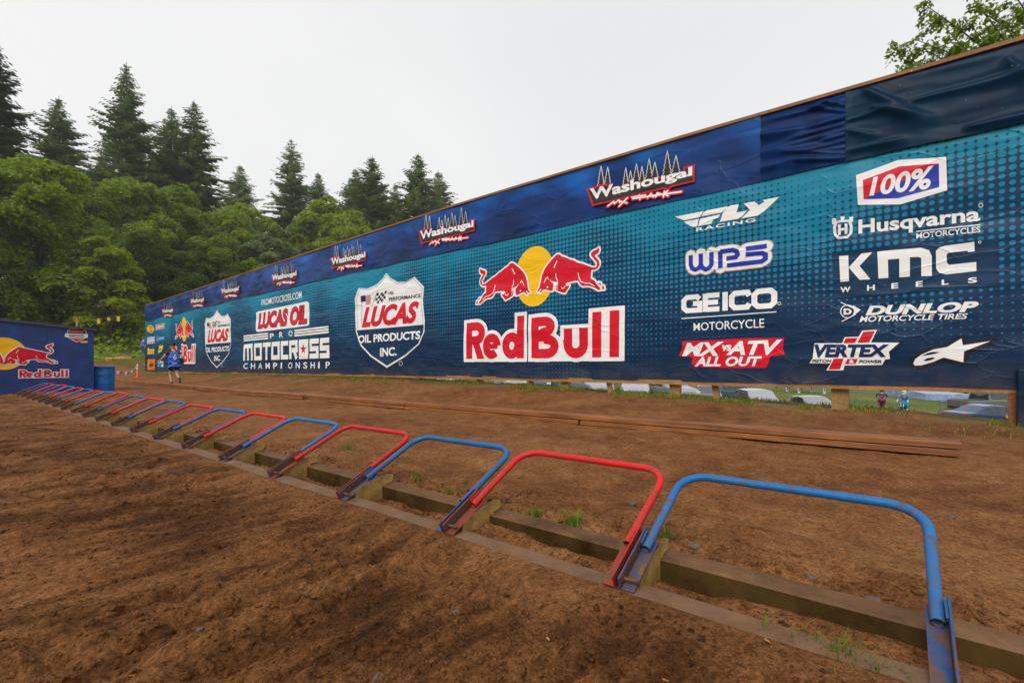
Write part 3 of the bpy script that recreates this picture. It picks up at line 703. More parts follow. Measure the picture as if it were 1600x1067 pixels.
def bull(g, mp, s):
    """mp maps tracing pixels to the plane; s = metres per tracing pixel"""
    P = [mp(*p) for p in BULL]
    g.ribbon(P, 46*s, 'white', 1, closed=True); g.poly([mp(*p) for p in [(300, 600), (320, 700), (340, 760), (250, 760), (240, 620)]], 'white', 1)
    g.poly(P, 'red', 2)
    for L, w in BLINES: g.ribbon([mp(*p) for p in L], w*s, 'white', 3)
    for Hf in HOOF: g.ribbon([mp(*p) for p in Hf], 46*s, 'white', 1, closed=True); g.poly([mp(*p) for p in Hf], 'red', 2)
    g.poly([mp(198+13*math.cos(t), 705+13*math.sin(t)) for t in np.linspace(0, 6.28, 9)[:-1]], 'white', 3)
def two_word(g, mp, s, border=.40):
    """'Red Bull' in geometric bold: mp(u, v) with cap height v 0..1, u in cap heights"""
    w = .215
    def S(L, width=w): G.append((L, width))
    G = []
    h = w/2
    S([(h, 0), (h, 1)]); S([(h, 1-h), (.34, 1-h)]+arc(.34, .70, .19, .30-h, 90, -90, 10)+[(h, .40+h-.0)]); LEG = [(.22, .44), (.44, .44), (.60, 0), (.37, 0)]
    S(arc(.84, .33, .175, .225, 2, 315, 18)); S([(.70, .33), (1.02, .33)], .13)
    S(arc(1.44, .33, .175, .225, 0, 360, 18)); S([(1.80-h, 0), (1.80-h, 1.08)])
    x = 2.0
    S([(x+h, 0), (x+h, 1)]); S([(x+h, 1-h), (x+.36, 1-h)]+arc(x+.36, .76, .16, .24-h, 90, -90, 10)+[(x+h, .52+.0)]); S([(x+h, .515), (x+.40, .515)]+arc(x+.42, .28, .20, .28-h, 90, -90, 10)+[(x+h, h)])
    x = 2.84
    S([(x+h, .68), (x+h, .30)]+arc(x+.29, .30, .185, .20, 180, 360, 10)+[(x+.58-h, .68)]); S([(x+.66+h, 0), (x+.66+h, 1.02)]); S([(x+1.04+h, 0), (x+1.04+h, 1.02)])
    g.poly([mp(*p) for p in LEG], 'red', 2); g.poly([mp(a_, b_) for a_, b_ in ((.1, .5), (.52, .5), (.70, -.085), (.2, -.085))], 'white', 0)
    for L, wd in G:
        P = [mp(*p) for p in L]
        if len(L) == 2:
            A, B = np.array(P[0]), np.array(P[1]); dd = (B-A)/np.hypot(*(B-A)); qn = np.array([-dd[1], dd[0]])*(wd/2+.085)*s; A2, B2 = A-dd*.085*s, B+dd*.085*s
            g.poly([A2-qn, B2-qn, B2+qn, A2+qn], 'white', 0)
        else:
            g.stroke(P, (wd+.17)*s, 'white', 0)
        g.stroke(P, wd*s, 'red', 2)
    for a, b, t in ((-.085, 1.885, .40), (1.915, 4.20, .45), (2.76, 4.20, .765), (3.42, 4.20, 1.105), (-.085, .42, 1.085), (1.915, 2.42, 1.085)):
        g.poly([mp(a, -.085), mp(b, -.085), mp(b, t), mp(a, t)], 'white', 1)
f4 = WP.zoom(700, 360, 4.447); fb = WP.zoom(835, 370, 8.892)
def energy(X0, sx, parent, zs=0.0):
    g = Logo()
    l_, r_, t_, b_ = f4(472, 330)[0], f4(748, 330)[0], f4(610, 112)[1], f4(610, 530)[1]
    cx, cz = (l_+r_)/2, (t_+b_)/2; rz = (t_-b_)/2; rx = (r_-l_)/2
    mv = lambda p: (X0+(p[0]-cx)*sx, p[1]+zs)
    g.poly([mv((cx+rx*math.cos(t), cz+rz*math.sin(t))) for t in np.linspace(0, 2*math.pi, 41)[:-1]], 'yellow', 0)
    s = .00185
    bull(g, lambda x, y: mv(fb(x, y)), s)
    mir = lambda x, y: mv((2*cx-fb(x, y)[0]-.02, fb(x, y)[1]))
    bull(g, mir, s)
    g.build('bull_emblem', parent)
    g = Logo(); a = f4(138, 893); c = f4(1200, 880); top = f4(215, 640)[1]; hh = top-a[1]
    kx = (c[0]-a[0])/4.095
    two_word(g, lambda u, v_: mv((a[0]+u*kx, a[1]+v_*hh)), .5*(kx*sx+hh)); g.build('two_word_lettering', parent)
    return cx
f4c = (f4(472, 330)[0]+f4(748, 330)[0])/2
energy(f4c, 1.0, tarp_at(f4c))
# --- shield
f3 = WP.zoom(500, 320, 3.81)
def shield(mp, s, parent):
    g = Logo()
    out = [(213, 560), (238, 497), (290, 500), (345, 475), (380, 440), (402, 407), (425, 435), (470, 462), (520, 460), (570, 430), (625, 488), (617, 560), (630, 690), (627, 760), (600, 830), (520, 900), (408, 970), (310, 905), (250, 840), (222, 760), (215, 650)]
    P = [mp(*p) for p in out]; g.poly(P, 'white', 0)
    c = np.mean(np.array(out), 0); ins = lambda k: [(c[0]+(p[0]-c[0])*k, c[1]+(p[1]-c[1])*k) for p in out]
    g.ribbon([mp(*p) for p in ins(.95)], .012, 'navy', 1, closed=True)
    low = [(226, 748), (624, 714), (621, 760), (594, 826), (516, 892), (408, 957), (314, 896), (257, 834), (230, 758)]
    g.poly([mp(*p) for p in low], 'patch', 2)
    q4 = lambda x0, x1, l, r: (mp(x0, l[1]), mp(x1, r[1]), mp(x1, r[0]), mp(x0, l[0]))
    g.text('LUCAS', *q4(256, 597, (612, 732), (572, 702)), 'red', 2, bold=.05, shear=.35)
    g.text('HI-', *q4(416, 450, (518, 538), (514, 534)), 'char', 2, bold=.02); g.text('PERFORMANCE', *q4(416, 605, (553, 576), (530, 552)), 'char', 2, bold=.02)
    g.text('OIL PRODUCTS', *q4(238, 606, (778, 825), (750, 800)), 'white', 3, bold=.03); g.text('INC.', *q4(366, 465, (852, 904), (846, 898)), 'white', 3, bold=.03)
    for k in range(5): g.poly([mp(278, 545+k*11), mp(308, 540+k*11), mp(308, 546+k*11), mp(278, 551+k*11)], 'red', 2)
    g.poly([mp(252, 545), mp(279, 540), mp(279, 575), mp(252, 580)], 'navy', 3); g.stroke([mp(255, 545), mp(255, 715)], .012, 'char', 2); g.stroke([mp(350, 513), mp(312, 610)], .015, 'char', 2)
    for i in range(5):
        for j in range(4):
            if (i+j) % 2 == 0:
                x = 346+i*12-j*4; y = 527+j*15-i*2+4*math.sin(i*1.3)
                g.poly([mp(x, y), mp(x+12, y-2), mp(x+8, y+13), mp(x-4, y+15)], 'char', 2)
    g.ribbon([mp(489+10*math.cos(t), 944+14*math.sin(t)) for t in np.linspace(0, 6.28, 9)[:-1]], .012, 'white', 0, closed=True)
    g.build('shield_logo', parent)
shield(f3, 1, tarp_at(f3(400, 700)[0]))
sa, sb = f3(213, 600)[0], f3(630, 600)[0]; ua, ub = WP(321, 520)[0], WP(362.5, 520)[0]
za, zb_ = f3(402, 407)[1], f3(408, 970)[1]; wa, wb = WP(340, 484)[1], WP(342, 575)[1]
def small_shield(x, y):
    p = f3(x, y); return (ua+(p[0]-sa)/(sb-sa)*(ub-ua), wb+(p[1]-zb_)/(za-zb_)*(wa-wb))
shield(small_shield, 1, tarp_at(ua))
# --- championship block
f2 = WP.zoom(220, 400, 5.333); g = Logo(); v = lambda L: pl(f2, L); T2 = tarp_at(f2(1200, 700)[0])
g.text('PROMOTOCROSS.COM', *quad(f2, 1013, 1350, (366, 415), (293, 353)), 'white', 0, bold=.01)
g.poly(v([(985, 462), (1395, 380), (1412, 392), (1414, 570), (1402, 582), (985, 634), (970, 622), (968, 478)]), 'white', 0)
g.text('LUCAS OIL', *quad(f2, 986, 1398, (478, 612), (400, 568)), 'navy', 1, bold=.07, shear=.15); g.text('LUCAS OIL', *quad(f2, 990, 1394, (483, 608), (405, 563)), 'red', 2, bold=.045, shear=.15)
for i, ch in enumerate('PRO'): g.text(ch, *quad(f2, 1085+i*78, 1118+i*78, (644-i*11, 688-i*9)), 'white', 0, bold=.02)
for k in range(3):
    g.stroke(v([(862, 669+k*18), (1070, 646+k*20)]), .075, 'white', 0); g.stroke(v([(1290, 622+k*21), (1575, 590+k*22)]), .075, 'white', 0)
f5b = f2
def blk(ch, x0, x1, w):
    yt = lambda x: 738-(x-862)*.081; yb = lambda x: 872-(x-862)*.033
    f = lambda u, t: f2(x0+(x1-x0)*u, yt(x0+(x1-x0)*u)*(1-t)+yb(x0+(x1-x0)*u)*t)
    P = {'M': [[(.12, 1), (.12, .12), (.88, .12), (.88, 1)], [(.5, .1), (.5, 1)]], 'O': [[(.5, .12), (.14, .12), (.14, .88), (.86, .88), (.86, .12), (.5, .12)]],
         'T': [[(0, .12), (1, .12)], [(.5, .1), (.5, 1)]], 'C': [[(1, .12), (.14, .12), (.14, .88), (1, .88)]], 'R': [[(.14, 1), (.14, .12), (.86, .12), (.86, .52), (.3, .52)], [(.55, .5), (.86, 1)]],
         'S': [[(1, .12), (.14, .12), (.14, .5), (.86, .5), (.86, .88), (0, .88)]]}[ch]
    for L in P: g.stroke([f(*p) for p in L], w, 'white', 0)
for ch, a, b in (('M', 862, 945), ('O', 952, 1022), ('T', 1028, 1092), ('O', 1098, 1172), ('C', 1180, 1240), ('R', 1248, 1318), ('O', 1326, 1405), ('S', 1415, 1490), ('S', 1500, 1580)): blk(ch, a, b, .21)
g.poly(v([(1330, 722), (1400, 717), (1402, 835), (1332, 840)]), 'white', 1)
g.poly([f2(1365+(26 if k % 2 == 0 else 10)*math.sin(k*math.pi/5), 776-(50 if k % 2 == 0 else 19)*math.cos(k*math.pi/5)) for k in range(10)], 'red', 2)
for i, ch in enumerate('CHAMPIONSHIP'):
    x = 868+i*62; g.text(ch, *quad(f2, x, x+(12 if ch == 'I' else 34), (893-i*1.1, 940-i*.4)), 'white', 0, bold=.015)
g.build('championship_lettering', T2)
# --- far group
cxl = (WP(283, 540)[0]+WP(295, 540)[0])/2
energy(cxl, .87, tarp_at(cxl))
fs = WP.zoom(225, 500, 10.67); T0 = TARP[0]; v = lambda L: pl(fs, L)
def small(name, draw):
    g = Logo(); draw(g); g.build(name, T0)
rect = lambda x0, y0, x1, y1, sl=.0: [(x0, y0), (x1, y0-(x1-x0)*sl), (x1, y1-(x1-x0)*sl), (x0, y1)]
small('round_logo', lambda g: (g.poly(v([(120+62*math.cos(t), 148+67*math.sin(t)) for t in np.linspace(0, 6.28, 25)[:-1]]), 'yellow', 0), g.poly(v([(85, 178), (155, 178), (140, 202), (100, 202)]), 'red', 1), g.poly(v([(92, 110), (150, 95), (155, 110), (95, 126)]), 'red', 1), g.poly(v(rect(95, 140, 150, 160)), 'orange', 1)))
small('pale_red_logo', lambda g: (g.poly(v(rect(212, 85, 355, 170, .2)), 'white', 0), g.poly(v(rect(218, 90, 350, 162, .2)), 'pink', 1), [g.poly(v(rect(228+i*24, 105-i*5, 242+i*24, 145-i*5, .2)), 'white', 2) for i in range(5)]))
small('two_tone_logo', lambda g: (g.poly(v(rect(62, 290, 188, 400, .12)), 'white', 0), g.poly(v(rect(66, 295, 185, 345, .12)), 'palelt', 1), [g.poly(v(rect(74+i*28, 362-i*3, 94+i*28, 390-i*3, .1)), 'red', 1) for i in range(4)]))
small('blue_lettering', lambda g: (g.poly(v(rect(222, 290, 245, 360, .1)), 'pink', 0), g.poly(v(rect(252, 285, 357, 340, .15)), 'skyblue', 0), [g.poly(v(rect(262+i*24, 296-i*3, 276+i*24, 326-i*3, .1)), 'palelt', 1) for i in range(4)]))
small('yellow_lettering', lambda g: [g.poly(v(p), 'yellow', 0) for p in ([(70, 468), (95, 470), (92, 578), (75, 578)], [(98, 488), (190, 482), (188, 512), (98, 515)], [(98, 520), (120, 520), (120, 572), (98, 575)], [(128, 520), (150, 520), (150, 570), (128, 570)], [(158, 515), (186, 515), (184, 568), (160, 568)])])
small('splash_logo', lambda g: (g.poly(v([(245, 525), (265, 500), (255, 470), (275, 410), (298, 430), (310, 405), (318, 425), (338, 410), (335, 460), (325, 520), (305, 545), (280, 560), (255, 575)]), 'green', 0), g.poly(v([(250, 520), (270, 490), (262, 455), (280, 420), (300, 440), (332, 415), (328, 470), (318, 515), (270, 548)]), 'yellow', 1), g.poly(v([(275, 495), (305, 470), (310, 485), (285, 510)]), 'char', 2)))
small('orange_panel', lambda g: (g.poly(v(rect(75, 655, 203, 832, .06)), 'orange', 0), g.poly(v(rect(105, 730, 175, 778, .05)), 'char', 1), g.poly(v(rect(120, 700, 158, 716, .05)), 'char', 1)))
small('camera_lettering', lambda g: (g.text('GoPro', *quad(fs, 248, 345, (680, 728), (672, 720)), 'white', 0, bold=.03), g.poly(v(rect(250, 735, 312, 782)), 'skyblue', 0), g.poly(v(rect(316, 735, 345, 780)), 'white', 0)))

# ------------------------------------------------------------------ start gate row
frame = thing('gate_frame', 'muddy steel ground frame of two rails that carries the row of start gates', 'gate frame', (GX, GY0, 0))
PH = math.radians(25.4); CP, SP = math.cos(PH), math.sin(PH)
for n in range(-1, NG):                              # rails come in one-bay lengths
    y0, y1 = n+.004, n+.996
    if n == -1: y0 = -.35
    V = []; F = []
    dz = R.uniform(-.006, .006)
    MB().prism([(-.02, -.05), (.095, -.05), (.095, .003+dz), (.085, .006+dz), (-.02, -.004+dz)], 'y', y0, y1).build('front_rail', M['rail'], frame)
    MB().prism([(.27, -.10), (.40, -.10), (.40, .042+dz), (.392, .050+dz), (.278, .050+dz), (.27, .043+dz)], 'y', y0+.0, y1).build('rear_rail', M['beam'], frame)
gm = MB().prism([(.06, -.09), (.28, -.09), (.30, .064), (.355, .075), (.36, .118), (.33, .125), (.22, .105), (.12, .075), (.075, .05)], 'y', -.008, .008)
gm2 = None
for n in range(1, NG+1):
    if gm2 is None: gm2 = o = gm.build('gusset_plate', M['gusset'], frame)
    else: o = gm2.copy(); COL.objects.link(o)
    o.location = (0, n+R.uniform(-.015, .015)-.045, R.uniform(-.012, .004)); o.rotation_euler = (0, 0, R.uniform(-.08, .08))
def arm_pt(t, y, up=0.0): return (t*CP-up*SP, y, t*SP+up*CP)
def make_gate(mat, seed):
    rr = random.Random(seed)
    T, rb, e, te = .735, .125, .042, .205
    yl, yr = 1-e, e
    P = [arm_pt(te, yl, .02)]
    for k in range(9): a = k/8*math.pi/2; P.append(arm_pt(T-rb+rb*math.sin(a), yl-rb+rb*math.cos(a), .02))
    for k in range(9): a = k/8*math.pi/2; P.append(arm_pt(T-rb+rb*math.cos(a), yr+rb-rb*math.sin(a), .02))
    P.append(arm_pt(te, yr, .02))
    hoop = MB().tube(P, .0182, 14, cap=False)
    Pi = [P[0], arm_pt(te+.05, yl, .02)]
    hoop.tube(Pi, .0155, 12, cap=False); hoop.tube([P[-1], arm_pt(te+.05, yr, .02)], .0155, 12, cap=False)
    parts = [('hoop', hoop, mat, True)]
    for side in (1, -1):
        yc = yl if side == 1 else yr
        m = MB(); w0 = yc+side*.026; t0, t1 = -.005, .295
        # upright web next to the neighbour, flange under the tube
        def slab(ya, yb, ua, ub, ta, tb):
            m.add([arm_pt(ta, ya, ua), arm_pt(tb, ya, ua), arm_pt(tb, yb, ua), arm_pt(ta, yb, ua), arm_pt(ta, ya, ub), arm_pt(tb, ya, ub), arm_pt(tb, yb, ub), arm_pt(ta, yb, ub)],
                  [(0, 3, 2, 1), (4, 5, 6, 7), (0, 1, 5, 4), (1, 2, 6, 5), (2, 3, 7, 6), (3, 0, 4, 7)])
        slab(min(w0, w0+side*.006), max(w0, w0+side*.006), -.0045, .052, t0, t1)
        a, b = yc-side*.026, w0-side*.0005
        slab(min(a, b), max(a, b), -.005, .0005, t0, t1-.02)
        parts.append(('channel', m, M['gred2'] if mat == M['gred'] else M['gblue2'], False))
        wb_ = MB(); m2_, m = m, wb_; yy_ = w0-side*.0006; slab(min(yy_, yy_-side*.001), max(yy_, yy_-side*.001), .002, .050, t0+.004, te-.004); parts.append(('web_face', wb_, M['chan'], False)); m = m2_
        pl_ = MB(); wa = yc+side*.0185; wb = yc+side*.0255                # weld tab between tube and web
        ya, yb = min(wa, wb), max(wa, wb)
        pl_.add([arm_pt(t, y, u) for u in (.024, .040) for (t, y) in ((te+.01, ya), (te+.085, ya), (te+.085, yb), (te+.01, yb))],
                [(0, 3, 2, 1), (4, 5, 6, 7), (0, 1, 5, 4), (1, 2, 6, 5), (2, 3, 7, 6), (3, 0, 4, 7)])
        parts.append(('weld_tab', pl_, mat, False))
    bolt = MB().tube([arm_pt(.03, yl+.045, .02), arm_pt(.03, yl-.03, .02)], .008, 8)
    parts.append(('pivot_bolt', bolt, M['chan'], True))
    return parts
proto = {}
for k in range(NG):
    col = 'blue' if k % 2 == 0 else 'red'
    ordn = ['nearest the camera', 'second', 'third', 'fourth', 'fifth', 'sixth', 'seventh', 'eighth', 'ninth', 'tenth', 'eleventh', 'twelfth', 'thirteenth', 'fourteenth', 'fifteenth', 'sixteenth', 'seventeenth', 'eighteenth', 'nineteenth', 'twentieth', 'farthest, beside the blue box'][k]
    lab = f'{col} tube start gate, ' + (ordn if k in (0, NG-1) else f'{ordn} in the row counted from the camera')
    t = thing('start_gate', lab, 'start gate', (GX, GY0+k, .004), 0, 'start gates in a row')
    t.rotation_euler = (0, math.radians(R.uniform(-1.2, 1.2)), 0)
    if col not in proto:
        proto[col] = [mobj(nm, m.V, m.F, mt, t, None, sm) for nm, m, mt, sm in make_gate(M['gblue' if col == 'blue' else 'gred'], k)]
    else:
        for p in proto[col]: c = p.copy(); COL.objects.link(c); c.parent = t
# ------------------------------------------------------------------ plank stack behind the gates
p0 = np.array(cam2w(1503, 4.35)); p1 = np.array(cam2w(178, 25.0)); pd = p1-p0; plen = float(np.hypot(*pd)); prot = math.atan2(pd[1], pd[0])-math.pi/2
kerb = thing('plank_stack', 'long low stack of wet brown planks lying behind the start gates', 'planks', (p0[0], p0[1], 0), prot)
nb = 8
for lay in range(2):
    for i in range(nb):
        a, b = i*plen/nb+(.0 if lay else .02), (i+1)*plen/nb-.012
        za = [h1(*(p0+pd/plen*s)) for s in (a, b)]
        base = [.01+lay*.072+z for z in za]
        x0, x1 = -.02+R.uniform(-.012, .012)+lay*.012, .27+R.uniform(-.012, .012)
        V = []
        for s_, z in ((a, base[0]), (b, base[1])):
            V += [(x0, s_, z), (x1, s_, z), (x1, s_, z+.062), (x0, s_, z+.062)]
        o = mobj('plank', V, [(0, 1, 2, 3), (7, 6, 5, 4), (0, 4, 5, 1), (1, 5, 6, 2), (2, 6, 7, 3), (3, 7, 4, 0)], M['plank'], kerb)
        m = o.modifiers.new('bevel', 'BEVEL'); m.width = .006; m.segments = 2
# ------------------------------------------------------------------ blue box and barrel
BO = np.array((3.69, 21.42)); BDIR = np.array((1.0, .0))
BP = Plane(BO, BDIR)
box = thing('start_house', 'low blue painted wooden start house at the far end of the gates', 'start house', (BO[0], BO[1], 0))
def bpaint():
    q = N('blue_house_paint'); v = q.co()
    n = q.noise(v, 2.2, 6, .62)
    c = q.ramp(n, [(.3, (.0015, .018, .11)), (.55, (.002, .034, .19)), (.75, (.004, .075, .30))])
    q.set(color=c, rough=.42, normal=q.bump(q.noise(v, 30, 4), .08, .004)); return q.m
bmat = bpaint(); dkm = plain('dark_roof_trim', (.035, .045, .075), .55, var=.3)
XB0 = -4.6
zt = lambda x: 2.165-.08*x
bl = h1(3.4, 21.4)-.25
for i in range(4):
    a = XB0+i*(-XB0)/4; b = XB0+(i+1)*(-XB0)/4-.003
    MB().prism([(a, bl), (b, bl), (b, zt(b)-.08), (a, zt(a)-.08)], 'y', 0, .03).build('front_panel', bmat, box)
MB().prism([(.031, bl), (2.4, bl), (2.4, zt(0)-.12), (.031, zt(0)-.12)], 'x', -.03, 0).build('side_panel', bmat, box)
MB().prism([(.031, bl), (2.4, bl), (2.4, zt(XB0)-.12), (.031, zt(XB0)-.12)], 'x', XB0, XB0+.03).build('side_panel', bmat, box)
MB().prism([(XB0, bl), (0, bl), (0, zt(0)-.12), (XB0, zt(XB0)-.12)], 'y', 2.401, 2.43).build('back_panel', bmat, box)
MB().prism([(XB0-.1, zt(XB0)-.085), (.06, zt(.06)-.085), (.06, zt(.06)), (XB0-.1, zt(XB0))], 'y', -.10, 2.5).build('roof', dkm, box)
fz = BP.zoom(0, 480, 7.622)
g = Logo(False); s_ = .00185*.62
cx, cz = fz(45, 552); rx = fz(245, 552)[0]-cx; rz = fz(45, 360)[1]-cz
g.poly([(cx+rz*math.cos(t), cz+rz*math.sin(t)) for t in np.linspace(0, 2*math.pi, 41)[:-1]], 'yellow', 0)
def bmap(x, y):
    u = (x-45)/(990-45); v_ = (y-150)/(790-150)
    return fz(20+u*662, 432+v_*255)
bull(g, bmap, .0011)
bm2 = lambda x, y: (2*cx-bmap(x, y)[0], bmap(x, y)[1])
bull(g, bm2, .0011)
g.build('bull_emblem', box)
g = Logo(False); a = fz(228, 840); c = fz(808, 828); hh = fz(260, 748)[1]-a[1]; kx = (c[0]-a[0])/4.095
two_word(g, lambda u, v_: (a[0]+u*kx, a[1]+v_*hh), .5*(kx+hh)); g.build('two_word_lettering', box)
g = Logo(False); v = lambda L: [fz(p[0], p[1]+22) for p in L]; fzb = lambda a_, b_: fz(a_, b_+22)
g.poly(v([(832, 230), (995, 238), (1030, 272), (1025, 345), (912, 398), (805, 340), (795, 265)]), 'white', 0)
g.poly(v([(836, 238), (992, 245), (1020, 275), (1015, 340), (912, 388), (815, 336), (805, 268)]), 'navy', 1)
g.poly(v([(815, 335), (1015, 340), (912, 388)]), 'red', 2); g.poly(v([(772, 290), (1046, 298), (1044, 342), (770, 335)]), 'white', 3)
g.text('WASHOUGAL', *quad(fzb, 818, 1000, (305, 328), (308, 330)), 'navy', 4, bold=.04); g.text('NATIONAL', *quad(fzb, 842, 985, (344, 356), (346, 358)), 'white', 4, bold=.02)
g.poly(v([(825, 255), (995, 256), (990, 284), (818, 282)]), 'pink', 3); g.poly(v([(960, 382), (1040, 380), (1046, 392), (1030, 402), (960, 402)]), 'yellow', 3)
g.build('badge', box)
bx, by = 4.02, 21.85
bar = thing('barrel', 'blue plastic barrel standing beside the blue start house', 'barrel', (bx, by, h1(bx, by)-.01))
blue_pl = plain('blue_barrel_plastic', (.003, .14, .46), .35, var=.25)
MB().lathe([(.285, 0), (.30, .02), (.303, .10), (.315, .28), (.322, .31), (.315, .34), (.322, .58), (.330, .61), (.322, .64), (.312, .84), (.325, .86), (.325, .89), (.315, .895), (.30, .88), (.295, .30)], 28).build('drum', blue_pl, bar, True)
MB().lathe([(.33, .845), (.337, .85), (.337, .88), (.33, .885)], 28).build('rim_band', blue_pl, bar, True)

# ------------------------------------------------------------------ vegetation
def leaf_mat(name, a, b, tr=.45, rough=.5):
    q = N(name)
    geo = q.n('ShaderNodeNewGeometry'); oi = q.n('ShaderNodeObjectInfo')
    f = q.math('ADD', q.math('MULTIPLY', geo.outputs['Random Per Island'], .75), q.math('MULTIPLY', oi.outputs['Random'], .25))
    c = q.ramp(f, [(0, a), (.6, tuple((x+y)/2 for x, y in zip(a, b))), (1, b)])
    q.set(color=c, rough=rough, spec=.10)
    tl = q.n('ShaderNodeBsdfTranslucent'); mx = q.n('ShaderNodeMixShader'); mx.inputs[0].default_value = tr
    q.l(q.mix(1.0, c, (1.0, 1.1, .6), 'MULTIPLY'), tl.inputs[0])
    q.l(q.b.outputs[0], mx.inputs[1]); q.l(tl.outputs[0], mx.inputs[2]); q.l(mx.outputs[0], q.out.inputs[0])
    return q.m
LM = {'mid': leaf_mat('leaf_mid_green', (.10, .175, .012), (.40, .48, .04)),
      'bright': leaf_mat('leaf_yellow_green', (.14, .20, .008), (.44, .47, .030)),
      'grey': leaf_mat('leaf_grey_green', (.10, .15, .06), (.30, .37, .19)),
      'dark': leaf_mat('leaf_dark_green', (.045, .09, .006), (.20, .25, .017)),
      'olive': leaf_mat('leaf_olive', (.12, .12, .012), (.32, .27, .03))}
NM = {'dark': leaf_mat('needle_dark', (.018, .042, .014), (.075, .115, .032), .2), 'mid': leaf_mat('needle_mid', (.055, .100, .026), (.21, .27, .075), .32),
      'far': leaf_mat('needle_far', (.09, .14, .06), (.26, .32, .14), .35)}  # 'far': paler copy of the needles, distance haze put into the colour
bark = plain('bark', (.06, .045, .032), .9, var=.5, scale=3, bump=.5)
def leaf_cloud(C, Nn, size, rng, droop=.0):
    """rhombic folded leaves: centres C (n,3), preferred normals Nn"""
    n = len(C)
    nr = Nn+rng.normal(0, .55, (n, 3)); nr /= np.linalg.norm(nr, axis=1)[:, None]
    t = rng.normal(0, 1, (n, 3)); t[:, 2] -= droop; t -= nr*(t*nr).sum(1)[:, None]; t /= np.linalg.norm(t, axis=1)[:, None]
    b = np.cross(nr, t); s = size*rng.uniform(.6, 1.35, n)[:, None]
    V = np.stack([C-t*s, C+b*s*.52+nr*s*.14, C+t*s, C-b*s*.52+nr*s*.14], 1).reshape(-1, 3)
    k = np.arange(n)*4
    return V, np.stack([k, k+1, k+2, k+3], 1)
def limb(mb_, p, q_, r0, r1, rng, n=5, j=.06):
    L = (Vector(q_)-Vector(p)).length
    pts = [Vector(p).lerp(Vector(q_), i/n)+Vector(rng.normal(0, j*L/ n, 3)) * (0 if i in (0, n) else 1) for i in range(n+1)]
    mb_.tube(pts, [r0+(r1-r0)*i/n for i in range(n+1)], 6); return pts
def deciduous(seed, H=14.0, Rw=5.0, lobes=15, per=36, leaves=46, size=.145, base=.16):
    rng = np.random.default_rng(seed); tr = MB(); cs = []
    tops = limb(tr, (0, 0, -.6), (rng.normal(0, .4), rng.normal(0, .4), H*.72), H*.022, H*.008, rng, 8)
    allC = []; allN = []
    for k in range(lobes):
        t = base+(.95-base)*((k+.5)/lobes); prof = math.sin(math.pi*min(1, (t-base*.4)**.75))**.8*.8+.12
        a = k*2.4+rng.uniform(-.5, .5); rad = Rw*prof*rng.uniform(.45, .78)
        c = np.array([math.cos(a)*rad, math.sin(a)*rad, H*t]); lr = Rw*rng.uniform(.36, .52)*(1.05-.35*t)
        i = min(8, int(t*9)); limb(tr, tops[max(1, i-2)], c, H*.009, H*.002, rng, 4)
        for m in range(per):
            d = rng.normal(0, 1, 3); d[2] = abs(d[2])*.9-.25 if rng.random() < .8 else d[2]; d /= np.linalg.norm(d)
            cc = c+d*lr*np.array([1, 1, .75])*rng.uniform(.62, 1.05); cr = lr*rng.uniform(.20, .36)
            n_ = np.array([d[0]*.7, d[1]*.7, .75]); n_ /= np.linalg.norm(n_)
            t1 = np.cross(n_, [0.3, .9, .1]); t1 /= np.linalg.norm(t1); t2 = np.cross(n_, t1)
            u = rng.normal(0, .55, (leaves, 2)); w = rng.normal(0, .16, leaves)
            P = cc+cr*(u[:, :1]*t1+u[:, 1:]*t2+w[:, None]*n_)
            P[:, 2] -= (u**2).sum(1)*cr*.25
            allC.append(P); allN.append(np.tile(n_, (leaves, 1)))
    C = np.vstack(allC); Nn = np.vstack(allN)
    V, Q = leaf_cloud(C, Nn, size, rng, .4)
    return fast_mesh('crown', V, Q), tr
